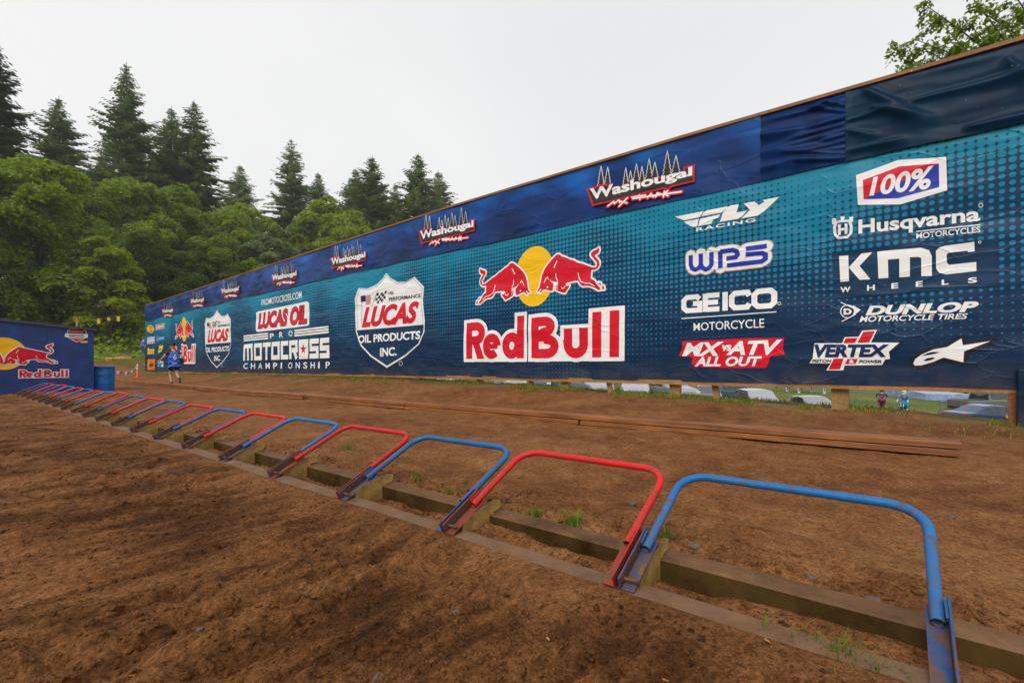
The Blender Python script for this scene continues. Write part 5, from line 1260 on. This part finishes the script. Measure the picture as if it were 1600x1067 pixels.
def person(label, loc, rz, pose, colors, scale=1.0, name='person', hatc=None, yaw=0.0, vest=None):
    t = thing(name, label, 'person', loc, rz); t.scale = (scale,)*3
    J = pose
    bodyE = [('pelvis', 'spine'), ('spine', 'chest'), ('chest', 'neck'), ('neck', 'headb'), ('chest', 'lsh'), ('lsh', 'lel'), ('lel', 'lwr'), ('chest', 'rsh'), ('rsh', 'rel'), ('rel', 'rwr'), ('pelvis', 'lhip'), ('lhip', 'lkn'), ('lkn', 'lan'), ('pelvis', 'rhip'), ('rhip', 'rkn'), ('rkn', 'ran')]
    rad = {'pelvis': (.135, .10), 'spine': (.13, .095), 'chest': (.15, .105), 'neck': .055, 'headb': .05, 'lsh': .058, 'rsh': .058, 'lel': .042, 'rel': .042, 'lwr': .028, 'rwr': .028, 'lhip': .095, 'rhip': .095, 'lkn': .06, 'rkn': .06, 'lan': .038, 'ran': .038}
    skin_mesh('body', {k: (J[k], rad[k]) for k in rad}, bodyE, SK, t, 'pelvis')
    g_ = lambda k, f=1.16, a=.006: tuple(x*f+a for x in rad[k]) if isinstance(rad[k], tuple) else rad[k]*f+a
    lerp = lambda a, b, s: tuple(J[a][i]*(1-s)+J[b][i]*s for i in range(3))
    sl = .55 if colors.get('short_sleeve') else .97
    S = {'pelvis': (J['pelvis'], g_('pelvis')), 'spine': (J['spine'], g_('spine')), 'chest': (J['chest'], g_('chest')), 'neckb': (lerp('chest', 'neck', .55), .085), 'lsh': (J['lsh'], .078), 'rsh': (J['rsh'], .078),
         'la': (lerp('lsh', 'lel', sl), .062), 'ra': (lerp('rsh', 'rel', sl), .062)}
    SE = [('pelvis', 'spine'), ('spine', 'chest'), ('chest', 'neckb'), ('chest', 'lsh'), ('lsh', 'la'), ('chest', 'rsh'), ('rsh', 'ra')]
    if not colors.get('short_sleeve'):
        S['lf'] = (lerp('lel', 'lwr', .95), .042); S['rf'] = (lerp('rel', 'rwr', .95), .042); SE += [('la', 'lf'), ('ra', 'rf')]
    skin_mesh('shirt', S, SE, colors['shirt'], t, 'pelvis')
    if vest:
        Vv = {k: (J[k], (rad[k][0]*1.4+.03, rad[k][1]*1.3+.03)) for k in ('pelvis', 'spine', 'chest')}; Vv['nb'] = (lerp('chest', 'neck', .5), .14); Vv['hem'] = ((0, -.01, .89), (.225, .165)); Vv['a'] = (lerp('chest', 'lsh', .62), .125); Vv['b'] = (lerp('chest', 'rsh', .62), .125)
        skin_mesh('vest', Vv, [('pelvis', 'hem'), ('pelvis', 'spine'), ('spine', 'chest'), ('chest', 'nb'), ('chest', 'a'), ('chest', 'b')], vest, t, 'pelvis')
    leg = .75 if colors.get('shorts') else .97
    P = {'pelvis': (J['pelvis'], g_('pelvis', 1.2)), 'lhip': (J['lhip'], .118), 'rhip': (J['rhip'], .118), 'lk': (lerp('lhip', 'lkn', leg), .092), 'rk': (lerp('rhip', 'rkn', leg), .092)}
    PE = [('pelvis', 'lhip'), ('pelvis', 'rhip'), ('lhip', 'lk'), ('rhip', 'rk')]
    if not colors.get('shorts'):
        P['la'] = (lerp('lkn', 'lan', .93), .055); P['ra'] = (lerp('rkn', 'ran', .93), .055); PE += [('lk', 'la'), ('rk', 'ra')]
    skin_mesh('shorts' if colors.get('shorts') else 'trousers', P, PE, colors['legs'], t, 'pelvis')
    for sd in 'lr':
        a = Vector(J[sd+'an']); f = Vector(J[sd+'toe']); d = (f-a)
        m = MB(); m.tube([a+d*-.30+Vector((0, 0, .0)), a+d*.12, a+d*.55, a+d], [.038, .05, .046, .03], 8); m.build('shoe', colors['shoe'], t, True)
        hand(t, J[sd+'wr'], Vector(J[sd+'wr'])-Vector(J[sd+'el']), colors.get('glove', SK))
    hp = Vector(J['headb'])+Vector((0, .02, .12)); head(t, hp, yaw, colors.get('hair', plain('brown_hair', (.06, .035, .02), .7)), hatc)
    return t
black = cloth('black_cloth', (.012, .012, .014)); maroon = cloth('maroon_cloth', (.10, .010, .018)); vblue = cloth('vest_blue', (.008, .13, .62))
denim = cloth('denim', (.04, .08, .17)); shoe = plain('black_shoe', (.015, .014, .014), .6)
run = {'pelvis': (0, 0, .93), 'spine': (0, .04, 1.10), 'chest': (0, .10, 1.34), 'neck': (0, .12, 1.50), 'headb': (0, .14, 1.57),
       'lsh': (-.20, .10, 1.41), 'lel': (-.36, .10, 1.18), 'lwr': (-.44, .28, 1.04), 'rsh': (.20, .10, 1.41), 'rel': (.30, -.10, 1.18), 'rwr': (.27, .12, 1.03),
       'lhip': (-.095, .02, .88), 'lkn': (-.10, .14, .48), 'lan': (-.10, -.02, .09), 'ltoe': (-.10, .17, .035), 'rhip': (.095, 0, .88), 'rkn': (.07, -.10, .46), 'ran': (.05, -.42, .26), 'rtoe': (.05, -.50, .10)}
px_, Z_ = 272, 21.5
x, y = cam2w(px_, Z_)
man = person('person running away in blue vest number 6, black shorts and cap', (x, y, h1(x, y)), math.radians(4), run,
             {'shirt': maroon, 'legs': black, 'shoe': shoe, 'shorts': True, 'short_sleeve': True}, 1.06, hatc=black, yaw=math.radians(65), vest=vblue)
num = plain('white_print', (.8, .8, .8), .6)
def back_text(t, s, x0, x1, z0, z1, y):
    V, F = text_mesh(s, .03); P = [(x0+(x1-x0)*u, y, z0+(z1-z0)*v_) for u, v_ in V]; return P, F
P, F = back_text(man, '6', -.11, .03, 1.08, 1.31, -.19); P2 = [(a, b-.004, c) for a, b, c in P]
mobj('vest_number', P, F, num, man)
mb_ = MB(); mb_.box((-.15, -.215, .90), (.02, -.205, .935)); mb_.build('vest_mark', num, man)
mb_ = MB(); mb_.box((.20, -.10, .90), (.33, .10, 1.12)); mb_.tube([(.25, 0, 1.12), (.10, .12, 1.50), (-.16, .10, 1.30)], .012, 5); mb_.build('camera_bag', black, man, bevel=.02)
stand = {'pelvis': (0, 0, .93), 'spine': (0, 0, 1.10), 'chest': (0, .01, 1.34), 'neck': (0, .01, 1.50), 'headb': (0, .02, 1.57), 'lsh': (-.20, 0, 1.41), 'lel': (-.25, -.03, 1.13), 'lwr': (-.23, .10, .90), 'rsh': (.20, 0, 1.41), 'rel': (.25, -.03, 1.13), 'rwr': (.23, .10, .90),
         'lhip': (-.10, 0, .88), 'lkn': (-.11, .03, .48), 'lan': (-.12, 0, .08), 'ltoe': (-.13, .19, .03), 'rhip': (.10, 0, .88), 'rkn': (.11, .03, .48), 'ran': (.12, 0, .08), 'rtoe': (.13, .19, .03)}
x, y = cam2w(224.5, 47); person('person in blue shirt and jeans at the far end of the wall', (x, y, h1(x, y)), 2.2, stand, {'shirt': vblue, 'legs': denim, 'shoe': shoe, 'short_sleeve': True}, 1.0)

# ------------------------------------------------------------------ vehicles beyond the wall
glass = N('dark_car_glass').set(color=(.02, .03, .035), rough=.06, spec=.8)
tyre = plain('tyre_rubber', (.015, .015, .015), .85); rimm = plain('alloy_rim', (.45, .45, .46), .3, .9); trim = plain('black_trim', (.012, .012, .013), .5)
redl = plain('tail_light_red', (.45, .008, .008), .2); whl = plain('head_light_clear', (.75, .75, .72), .15)
def car_paint(n_, c, metal=.25):
    q = N(n_); q.set(color=c, rough=.28, metal=metal, coat=.6); return q.m
KINDS = {  # stations: x, belt z, top z, half width ; +x is the front
 'sedan': ([(-2.3, .78, .78, .72), (-2.22, .95, .95, .82), (-1.55, 1.0, 1.02, .88), (-.85, .98, 1.40, .89), (-.2, .96, 1.46, .90), (.35, .95, 1.42, .90), (1.15, .93, .98, .89), (1.9, .84, .84, .85), (2.28, .68, .68, .74), (2.32, .5, .5, .68)], (-1.45, 1.38)),
 'wagon': ([(-2.25, .85, .9, .76), (-2.2, 1.02, 1.10, .86), (-1.75, 1.05, 1.52, .89), (-.8, 1.04, 1.58, .90), (.3, 1.02, 1.55, .90), (1.05, 1.0, 1.06, .90), (1.9, .92, .92, .86), (2.22, .74, .74, .76), (2.26, .5, .5, .7)], (-1.4, 1.35)),
 'van': ([(-2.4, .9, 1.0, .84), (-2.36, 1.1, 1.75, .92), (-1.4, 1.12, 1.86, .95), (.4, 1.12, 1.84, .95), (1.45, 1.08, 1.16, .94), (2.1, .98, .98, .88), (2.4, .72, .72, .78), (2.44, .5, .5, .72)], (-1.5, 1.5)),
 'pickup': ([(-2.85, 1.02, 1.02, .86), (-2.82, 1.05, 1.05, .93), (-.95, 1.06, 1.06, .95), (-.8, 1.1, 1.72, .95), (-.2, 1.1, 1.84, .95), (.7, 1.1, 1.80, .95), (1.35, 1.1, 1.16, .95), (2.4, 1.05, 1.05, .93), (2.8, .8, .8, .86), (2.85, .55, .55, .8)], (-1.75, 1.75))}
def car(kind, paint_, px, Z, rz_rel, label, zoff=0.0, name=None):
    """rz_rel: heading relative to the picture plane, 0 = front to the right"""
    st_, ax = KINDS[kind]; x, y = cam2w(px, Z); z = h1(x, y)+zoff
    t = thing(name or {'sedan': 'parked_car', 'wagon': 'parked_car', 'van': 'parked_van', 'pickup': 'pickup_truck'}[kind], label, {'sedan': 'car', 'wagon': 'car', 'van': 'van', 'pickup': 'pickup truck'}[kind], (x, y, z), -TH+rz_rel, 'vehicles parked beyond the wall')
    V = []; F = []; zb = .22
    def sec(s):
        x_, b, tp_, w = s; k = .80 if tp_-b > .15 else .93
        return [(x_, -w*.92, zb), (x_, -w, zb+.25), (x_, -w, b-.12), (x_, -w*.97, b), (x_, -w*k, max(tp_-.06, b+.005)), (x_, -w*k*.82, max(tp_, b+.01)), (x_, 0, max(tp_, b+.01)+.02), (x_, w*k*.82, max(tp_, b+.01)), (x_, w*k, max(tp_-.06, b+.005)), (x_, w*.97, b), (x_, w, b-.12), (x_, w, zb+.25), (x_, w*.92, zb)]
    SS = [sec(s) for s in st_]; n = 13
    for s in SS: V += s
    for i in range(len(SS)-1):
        for k in range(n): F.append((i*n+k, (i+1)*n+k, (i+1)*n+(k+1) % n, i*n+(k+1) % n))
    F += [tuple(range(n)), tuple((len(SS)-1)*n+k for k in range(n))[::-1]]
    body = mobj('body', V, F, paint_, t, None, False); bv = body.modifiers.new('bevel', 'BEVEL'); bv.width = .05; bv.segments = 2; bv.limit_method = 'ANGLE'; bv.angle_limit = math.radians(25)
    hi = [i for i, s in enumerate(st_) if s[2]-s[1] > .15]; i0, i1 = hi[0], hi[-1]
    def pane(nm, c4):
        c4 = [Vector(c) for c in c4]; no = (c4[1]-c4[0]).cross(c4[3]-c4[0]).normalized(); ce = sum(c4, Vector())/4
        if no.dot(ce-Vector((ce.x*.6, 0, .6))) < 0: no = -no
        A = [ce+(c-ce)*.93+no*.012 for c in c4]; B = [a-no*.03 for a in A]
        mobj(nm, A+B, [(0, 1, 2, 3), (7, 6, 5, 4), (0, 4, 5, 1), (1, 5, 6, 2), (2, 6, 7, 3), (3, 7, 4, 0)], glass, t)
    for s in (3, 9):
        o_ = s+1 if s == 3 else s-1
        for i in range(i0, i1): pane('side_window', [SS[i][s], SS[i+1][s], SS[i+1][o_], SS[i][o_]])
        pane('quarter_window', [Vector(SS[i1][s]).lerp(Vector(SS[i1+1][s]), .0), Vector(SS[i1][s]).lerp(Vector(SS[i1+1][s]), .6), Vector(SS[i1][s]).lerp(Vector(SS[i1+1][s]), .5)+Vector((0, 0, .08)), SS[i1][o_]])
    lf = lambda a, b, s: Vector(a).lerp(Vector(b), s)
    pane('windscreen', [lf(SS[i1+1][4], SS[i1][4], .05), lf(SS[i1+1][8], SS[i1][8], .05), lf(SS[i1+1][8], SS[i1][8], .92), lf(SS[i1+1][4], SS[i1][4], .92)])
    pane('rear_window', [lf(SS[i0-1][4], SS[i0][4], .08), lf(SS[i0-1][8], SS[i0][8], .08), lf(SS[i0-1][8], SS[i0][8], .92), lf(SS[i0-1][4], SS[i0][4], .92)])
    for xa_ in ax:
        for sy in (-1, 1):
            w = st_[2][3]; m = MB(); prof = [(.20, -.11), (.30, -.11), (.325, -.08), (.325, .08), (.30, .11), (.20, .11)]
            m.lathe(prof, 20); m.V = [(xa_+a, sy*(w-.09)+c, .325+b) for a, b, c in m.V]; wh = m.build('wheel', tyre, t, True)
            m = MB(); m.lathe([(.05, -.118), (.20, -.112), (.205, .112), (.05, .118)], 16); m.V = [(xa_+a, sy*(w-.09)+c, .325+b) for a, b, c in m.V]; m.build('rim', rimm, wh, False)
    xr, xf = st_[0][0], st_[-1][0]
    for sy in (-1, 1):
        MB().box((xr-.012, sy*.66-.13, .72), (xr+.25, sy*.70+.13, .90)).build('tail_light', redl, t, bevel=.02)
        MB().box((xf-.30, sy*.60-.14, .58), (xf+.0, sy*.60+.14, .70)).build('headlight', whl, t, bevel=.02)
    MB().box((xr-.05, -.78, .36), (xr+.1, .78, .52)).build('bumper', trim, t, bevel=.03)
    if kind == 'pickup':
        MB().box((-2.7, -.80, 1.068), (-1.02, .80, 1.095)).build('bed_cover', trim, t); MB().tube([(-.4, -.6, 1.90), (.7, -.6, 1.88)], .025, 6).tube([(-.4, .6, 1.90), (.7, .6, 1.88)], .025, 6).build('roof_rack', rimm, t)
    return t
silver = car_paint('silver_paint', (.28, .30, .31), .4); white = car_paint('white_car_paint', (.46, .47, .47), .0); bluep = car_paint('slate_blue_paint', (.045, .11, .17), .4)
greyp2 = car_paint('dull_silver_paint', (.16, .17, .175), .4); navyp = car_paint('steel_blue_paint', (.025, .05, .13), .4); greyp = car_paint('grey_paint', (.10, .10, .105), .5); redp_ = car_paint('red_paint', (.4, .012, .015), .2); pale = car_paint('pale_silver_paint', (.34, .37, .40), .3)
car('sedan', navyp, 1543, 30, .03, 'steel blue sedan showing its tail beside the right end post', .0)
car('pickup', greyp2, 1545, 40, .05, 'silver pickup truck parked behind the steel blue sedan', .0)
car('wagon', bluep, 1150, 40, .12, 'slate blue wagon in the field, seen under the wall', .1)
car('van', pale, 1184, 32, -1.75, 'pale van nose on in front of the slate blue wagon', -.2)
car('sedan', silver, 1267, 29, -1.6, 'silver car of which only the roof shows, right of the pale van', .1)
car('wagon', greyp, 1106, 36, -1.9, 'grey car left of the slate blue wagon, partly behind a brace', .0)
car('sedan', silver, 1042, 30, -1.3, 'silver car beside the wide post, left of the grey one', .8)
car('wagon', redp_, 1030, 46, .2, 'red car showing through the gap left of the wide post', .3)
car('sedan', pale, 990, 31, -1.75, 'pale car behind the leaning brace, left of the red car', .75)
car('wagon', pale, 925, 33, -1.4, 'pale car further left than the leaning brace, roof only', .6)
car('sedan', navyp, 850, 35, -1.75, 'steel blue car between two posts, further left under the wall', .75)
car('wagon', white, 795, 36, -1.3, 'white car low under the wall, left of the steel blue one', .7)
car('sedan', white, 705, 38, -1.6, 'leftmost white car glimpsed under the wall', .75)
car('van', greyp, 1515, 58, .1, 'dark grey van far behind the silver pickup truck', .4)
# ------------------------------------------------------------------ riders
def rider(px, Z, rz, label, body, pants, bikec, boots, helmc, zoff=0.0):
    x, y = cam2w(px, Z); z = h1(x, y)+zoff
    t = thing('motocross_bike', label[0], 'motorcycle', (x, y, z), -TH+rz)
    for wy in (-.70, .72):
        m = MB(); r = .33 if wy > 0 else .31
        P = [(0, wy+r*math.cos(a), r+r*math.sin(a)) for a in np.linspace(0, 2*math.pi, 21)]
        m.tube(P, .05, 8, cap=False); wh = m.build('wheel', tyre, t, True)
        m = MB(); m.tube([(-.08, wy, r), (.08, wy, r)], .05, 8)
        for a in np.linspace(0, math.pi, 6)[:-1]: m.tube([(0, wy-math.cos(a)*r*.9, r-math.sin(a)*r*.9), (0, wy+math.cos(a)*r*.9, r+math.sin(a)*r*.9)], .006, 4)
        m.build('spokes', rimm, wh)
    for sx in (-.09, .09): MB().tube([(sx, .72, .33), (sx, .48, .98)], [.025, .032], 8).build('fork', rimm, t, True)
    MB().tube([(-.36, .40, 1.08), (-.12, .48, 1.02), (.12, .48, 1.02), (.36, .40, 1.08)], .016, 6).build('handlebar', trim, t, True)
    MB().prism([(.45, .95), (.30, .60), (-.05, .40), (-.30, .50), (-.35, .78), (.05, .86)], 'x', -.09, .09).build('engine_frame', trim, t, bevel=.03)
    MB().prism([(.50, .92), (.42, .70), (.10, .62), (.02, .88), (.30, 1.0)], 'x', -.17, .17).build('tank_shroud', bikec, t, bevel=.03)
    MB().prism([(.05, .90), (-.62, .93), (-.60, .86), (.05, .82)], 'x', -.10, .10).build('seat', trim, t, bevel=.02)
    MB().prism([(-.40, .90), (-.95, .98), (-.96, .94), (-.40, .82)], 'x', -.08, .08).build('rear_fender', bikec, t, bevel=.02); MB().prism([(.45, .74), (.75, .76), (1.05, .66), (1.03, .63), (.72, .71), (.45, .70)], 'x', -.07, .07).build('front_fender', bikec, t, bevel=.01)
    MB().tube([(0, .02, .40), (0, -.70, .31)], .028, 6).build('swingarm', rimm, t)
    sit = {'pelvis': (0, -.22, 1.02), 'spine': (0, -.16, 1.17), 'chest': (0, -.02, 1.38), 'neck': (0, .05, 1.52), 'headb': (0, .07, 1.58), 'lsh': (-.20, 0, 1.44), 'lel': (-.36, .14, 1.27), 'lwr': (-.33, .37, 1.12), 'rsh': (.20, 0, 1.44), 'rel': (.36, .14, 1.27), 'rwr': (.33, .37, 1.12),
           'lhip': (-.11, -.20, .98), 'lkn': (-.22, .20, .82), 'lan': (-.20, .0, .42), 'ltoe': (-.20, .20, .37), 'rhip': (.11, -.20, .98), 'rkn': (.22, .20, .82), 'ran': (.20, .0, .42), 'rtoe': (.20, .20, .37)}
    p = person(label[1], (x, y, z), -TH+rz, sit, {'shirt': body, 'legs': pants, 'shoe': boots, 'glove': num}, 1.0)
    hx = MB(); hx.lathe([(.10, -.12), (.135, -.06), (.14, .04), (.125, .11), (.08, .155), (.01, .17)], 16, (0, .09, 1.70)); hx.prism([(-.10, .15), (.10, .15), (.08, .36), (-.08, .36)], 'z', 1.79, 1.81)
    hx.prism([(.14, 1.60), (.26, 1.57), (.25, 1.62), (.14, 1.66)], 'x', -.06, .06); hx.build('helmet', helmc, p, True)
rider(1378, 39, -.55, ('magenta and lime dirt bike riding away across the field', 'rider in purple jersey and magenta pants on the magenta bike'), cloth('purple_jersey', (.05, .03, .13)), cloth('magenta_pants', (.35, .01, .09)), plain('magenta_plastic', (.40, .01, .10), .35), plain('lime_boot', (.12, .55, .03), .5), plain('dark_helmet', (.03, .03, .05), .3), .0)
rider(1413, 37, 2.2, ('blue dirt bike coming towards the wall, beside the magenta one', 'rider in blue and lime gear with white helmet on the blue bike'), cloth('blue_jersey', (.01, .20, .38)), cloth('cyan_pants', (.02, .30, .45)), plain('cyan_plastic', (.01, .25, .45), .35), plain('white_boot', (.6, .6, .6), .5), plain('white_helmet', (.7, .72, .6), .3), .0)
x, y = cam2w(1574, 27); person('person in dark shirt beside the steel blue sedan', (x, y, h1(x, y)-.35), 1.8, stand, {'shirt': cloth('dark_orange_shirt', (.05, .025, .012)), 'legs': black, 'shoe': shoe, 'short_sleeve': True}, .92)
# ------------------------------------------------------------------ field bits
x, y = cam2w(1452, 50); z = h1(x, y)
tarp = N('blue_ground_tarp'); tarp.set(color=tarp.ramp(tarp.noise(tarp.co(), 2, 4), [(.3, (.16, .22, .45)), (.7, (.36, .42, .62))]), rough=.5)
V = []; nx, ny = 14, 8
for i in range(nx):
    for j in range(ny):
        a, b = (i/(nx-1)-.5)*5.2, (j/(ny-1)-.5)*5; wx_, wy_ = x+a*CT+b*ST, y-a*ST+b*CT
        V.append((wx_, wy_, h1(wx_, wy_)+.75+.05*vnoise(i*.7, j*.7, 5)+b*.05))
nT = len(V); V += [(a, b, c-1.2) for a, b, c in V]
F = [(i*ny+j, (i+1)*ny+j, (i+1)*ny+j+1, i*ny+j+1) for i in range(nx-1) for j in range(ny-1)]
F += [(nT+d, nT+c, nT+b, nT+a) for a, b, c, d in F]
rim_ = [i*ny for i in range(nx)]+[(nx-1)*ny+j for j in range(1, ny)]+[i*ny+ny-1 for i in range(nx-2, -1, -1)]+[j for j in range(ny-2, 0, -1)]
F += [(rim_[i], rim_[(i+1) % len(rim_)], nT+rim_[(i+1) % len(rim_)], nT+rim_[i]) for i in range(len(rim_))]
tag(mobj('covered_stack', V, F, tarp.m), 'low stack under pale blue tarp on the grass', 'tarp')
ht_x, ht_y = cam2w(1474, 34); hz = h1(ht_x, ht_y)+.1
ht = thing('hand_truck', 'blue two wheeled hand truck standing by the pickup tail', 'hand truck', (ht_x, ht_y, hz), -TH)
hb = plain('hand_truck_blue', (.02, .08, .35), .4)
for sx in (-.2, .2):
    MB().tube([(sx, 0, .1), (sx, .08, 1.35)], .018, 6).build('upright', hb, ht)
    m = MB(); m.lathe([(.03, -.05), (.14, -.05), (.14, .05), (.03, .05)], 14); m.V = [(sx*1.2+c, -.03+a, .15+b) for a, b, c in m.V]; m.build('wheel', tyre, ht)
for zc in (.35, .7, 1.05, 1.34): MB().tube([(-.2, .06*zc, zc), (.2, .06*zc, zc)], .014, 6).build('crossbar', hb, ht)
MB().box((-.24, -.02, .06), (.24, .02, .08)).box((-.22, -.22, .05), (.22, -.0215, .07)).build('toe_plate', hb, ht)
def canopy(px, Z, w, label, zoff, cloth_m, legm):
    x, y = cam2w(px, Z); z = h1(x, y)+zoff; t = thing('canopy_tent', label, 'tent', (x, y, z), -TH)
    for sx in (-w/2, w/2):
        for sy in (0, w*.8):
            MB().box((sx-.11, sy-.05, -.5), (sx+.11, sy+.05, 2.0)).build('leg', legm, t)
            MB().box((sx-.06, sy-.056, .2), (sx+.06, sy-.0505, 1.5)).build('leg_print', bluep2, t)
    MB().prism([(-w/2-.1, 2.0), (w/2+.1, 2.0), (w/2+.1, 2.3), (0, 3.1), (-w/2-.1, 2.3)], 'y', -.1, w*.8+.1).build('roof', cloth_m, t)
    MB().box((-w/2, -.02, 1.35), (w/2, .02, 1.95)).build('banner_panel', bluep2, t)
    return t
bluep2 = cloth('banner_blue', (.012, .025, .22)); whc = cloth('tent_white', (.6, .6, .62))
canopy(1268, 52, 2.8, 'white legged canopy tent with blue prints in the field', .0, whc, whc)
canopy(1232, 62, 3.2, 'dark blue canopy tent further left in the field', .5, bluep2, trim)
# ------------------------------------------------------------------ far left bits
x, y = cam2w(215, 31); pz = h1(x, y)
org = plain('safety_orange', (.75, .09, .02), .5)
t = thing('marker_post', 'orange plastic marker post near the far end of the wall', 'marker post', (x, y, pz))
MB().lathe([(.20, 0), (.20, .04), (.06, .06), (.05, .85), (.055, .92), (.02, .96)], 14).build('tube', org, t, True)
for zc in (.55, .75): MB().lathe([(.0535, zc), (.0535, zc+.09)], 14).build('reflective_band', num, t, True)
a = np.array([4.25, 22.0, h1(4.25, 22)+.80]); b = np.array([x, y, pz+.78]); c = np.array([*cam2w(236, 36.4), 1.15])
st = thing('pennant_string', 'string of red white and blue pennants from barrel to orange post', 'pennants', tuple(a))
m = MB(); path = [a+(b-a)*s-[0, 0, .25*4*s*(1-s)] for s in np.linspace(0, 1, 13)]+[b+(c-b)*s-[0, 0, .1*4*s*(1-s)] for s in np.linspace(0, 1, 7)[1:]]
m.tube([tuple(p-a) for p in path], .006, 4).build('rope', num, st)
for i in range(12):
    p = path[i+1 if i < 11 else 14]-a; col_ = [org, num, vblue][i % 3]
    MB().prism([(-.06, 0), (.06, 0), (0, -.15)], 'y', -.004, .004).build('pennant', col_, st).location = tuple(p)
wa_ = np.array([*cam2w(380, 28.0*.86), 0.0]); 
Xw, _ = WP(382, 430); p1_ = WP(382, 430); e1 = np.array([WR[0]-WD[0]*p1_[0], WR[1]-WD[1]*p1_[0], p1_[1]])+np.array([-.18, 0, 0])
p2_ = WP(229, 487); e2 = np.array([WR[0]-WD[0]*p2_[0], WR[1]-WD[1]*p2_[0], p2_[1]])+np.array([-.18, 0, 0])
x3, y3 = cam2w(120, 46); e3 = np.array([x3, y3, EYE+(HOR-500)*46/FPX])
cb = thing('flag_cable', 'thin cable with yellow flags running off the far end of the wall', 'cable', tuple(e2))
m = MB(); P = [e1+(e2-e1)*s-[0, 0, .12*4*s*(1-s)] for s in np.linspace(0, 1, 9)]+[e2+(e3-e2)*s-[0, 0, .15*4*s*(1-s)] for s in np.linspace(0, 1, 9)[1:]]
m.tube([tuple(p-e2) for p in P], .012, 4).build('cable', plain('cable_grey', (.18, .18, .18), .5), cb)
yl_ = plain('flag_yellow', (.75, .65, .02), .6)
for px_f, sz in ((162, .42), (179, .26), (194, .42)):
    s = min(.97, (229-px_f)/(229-120)); p = e2+(e3-e2)*s-[0, 0, .15*4*s*(1-s)]-e2
    MB().box((-.10, -.01, -sz), (.10, .01, 0)).build('flag', yl_, cb).location = tuple(p)
bp = thing('flag_pole', 'weathered wooden pole at the end of the flag cable, behind the start house', 'pole', (x3, y3, h1(x3, y3)))
MB().tube([(0, 0, -.3), (0, 0, e3[2]-h1(x3, y3)+.2)], [.10, .08], 10).build('shaft', M['post'], bp, True)
x, y = cam2w(182, 45); V, F = rock(801, .35, 2); o = mobj('sand_heap', V*1.3, F, plain('orange_sand', (.42, .20, .07), .9, var=.3, bump=.5), None, None, True); o.location = (x, y, h1(x, y)-.22); tag(o, 'small heap of orange sand on the bank above the barrel', 'sand heap')

# ------------------------------------------------------------------ thin damp air
hz_ = MB().box((-400, -400, -8), (500, 600, 75)).build('haze', None or M['white'])
hz_.data.materials.clear(); hm_ = bpy.data.materials.new('damp_air'); hm_.use_nodes = True; hm_.node_tree.nodes.clear()
pv = hm_.node_tree.nodes.new('ShaderNodeVolumePrincipled'); pv.inputs['Color'].default_value = (.93, .95, .97, 1); pv.inputs['Density'].default_value = .00042
ho = hm_.node_tree.nodes.new('ShaderNodeOutputMaterial'); hm_.node_tree.links.new(pv.outputs[0], ho.inputs['Volume'])
hz_.data.materials.append(hm_); hz_['kind'] = 'stuff'; hz_['label'] = 'thin damp haze over the track and wooded hill'
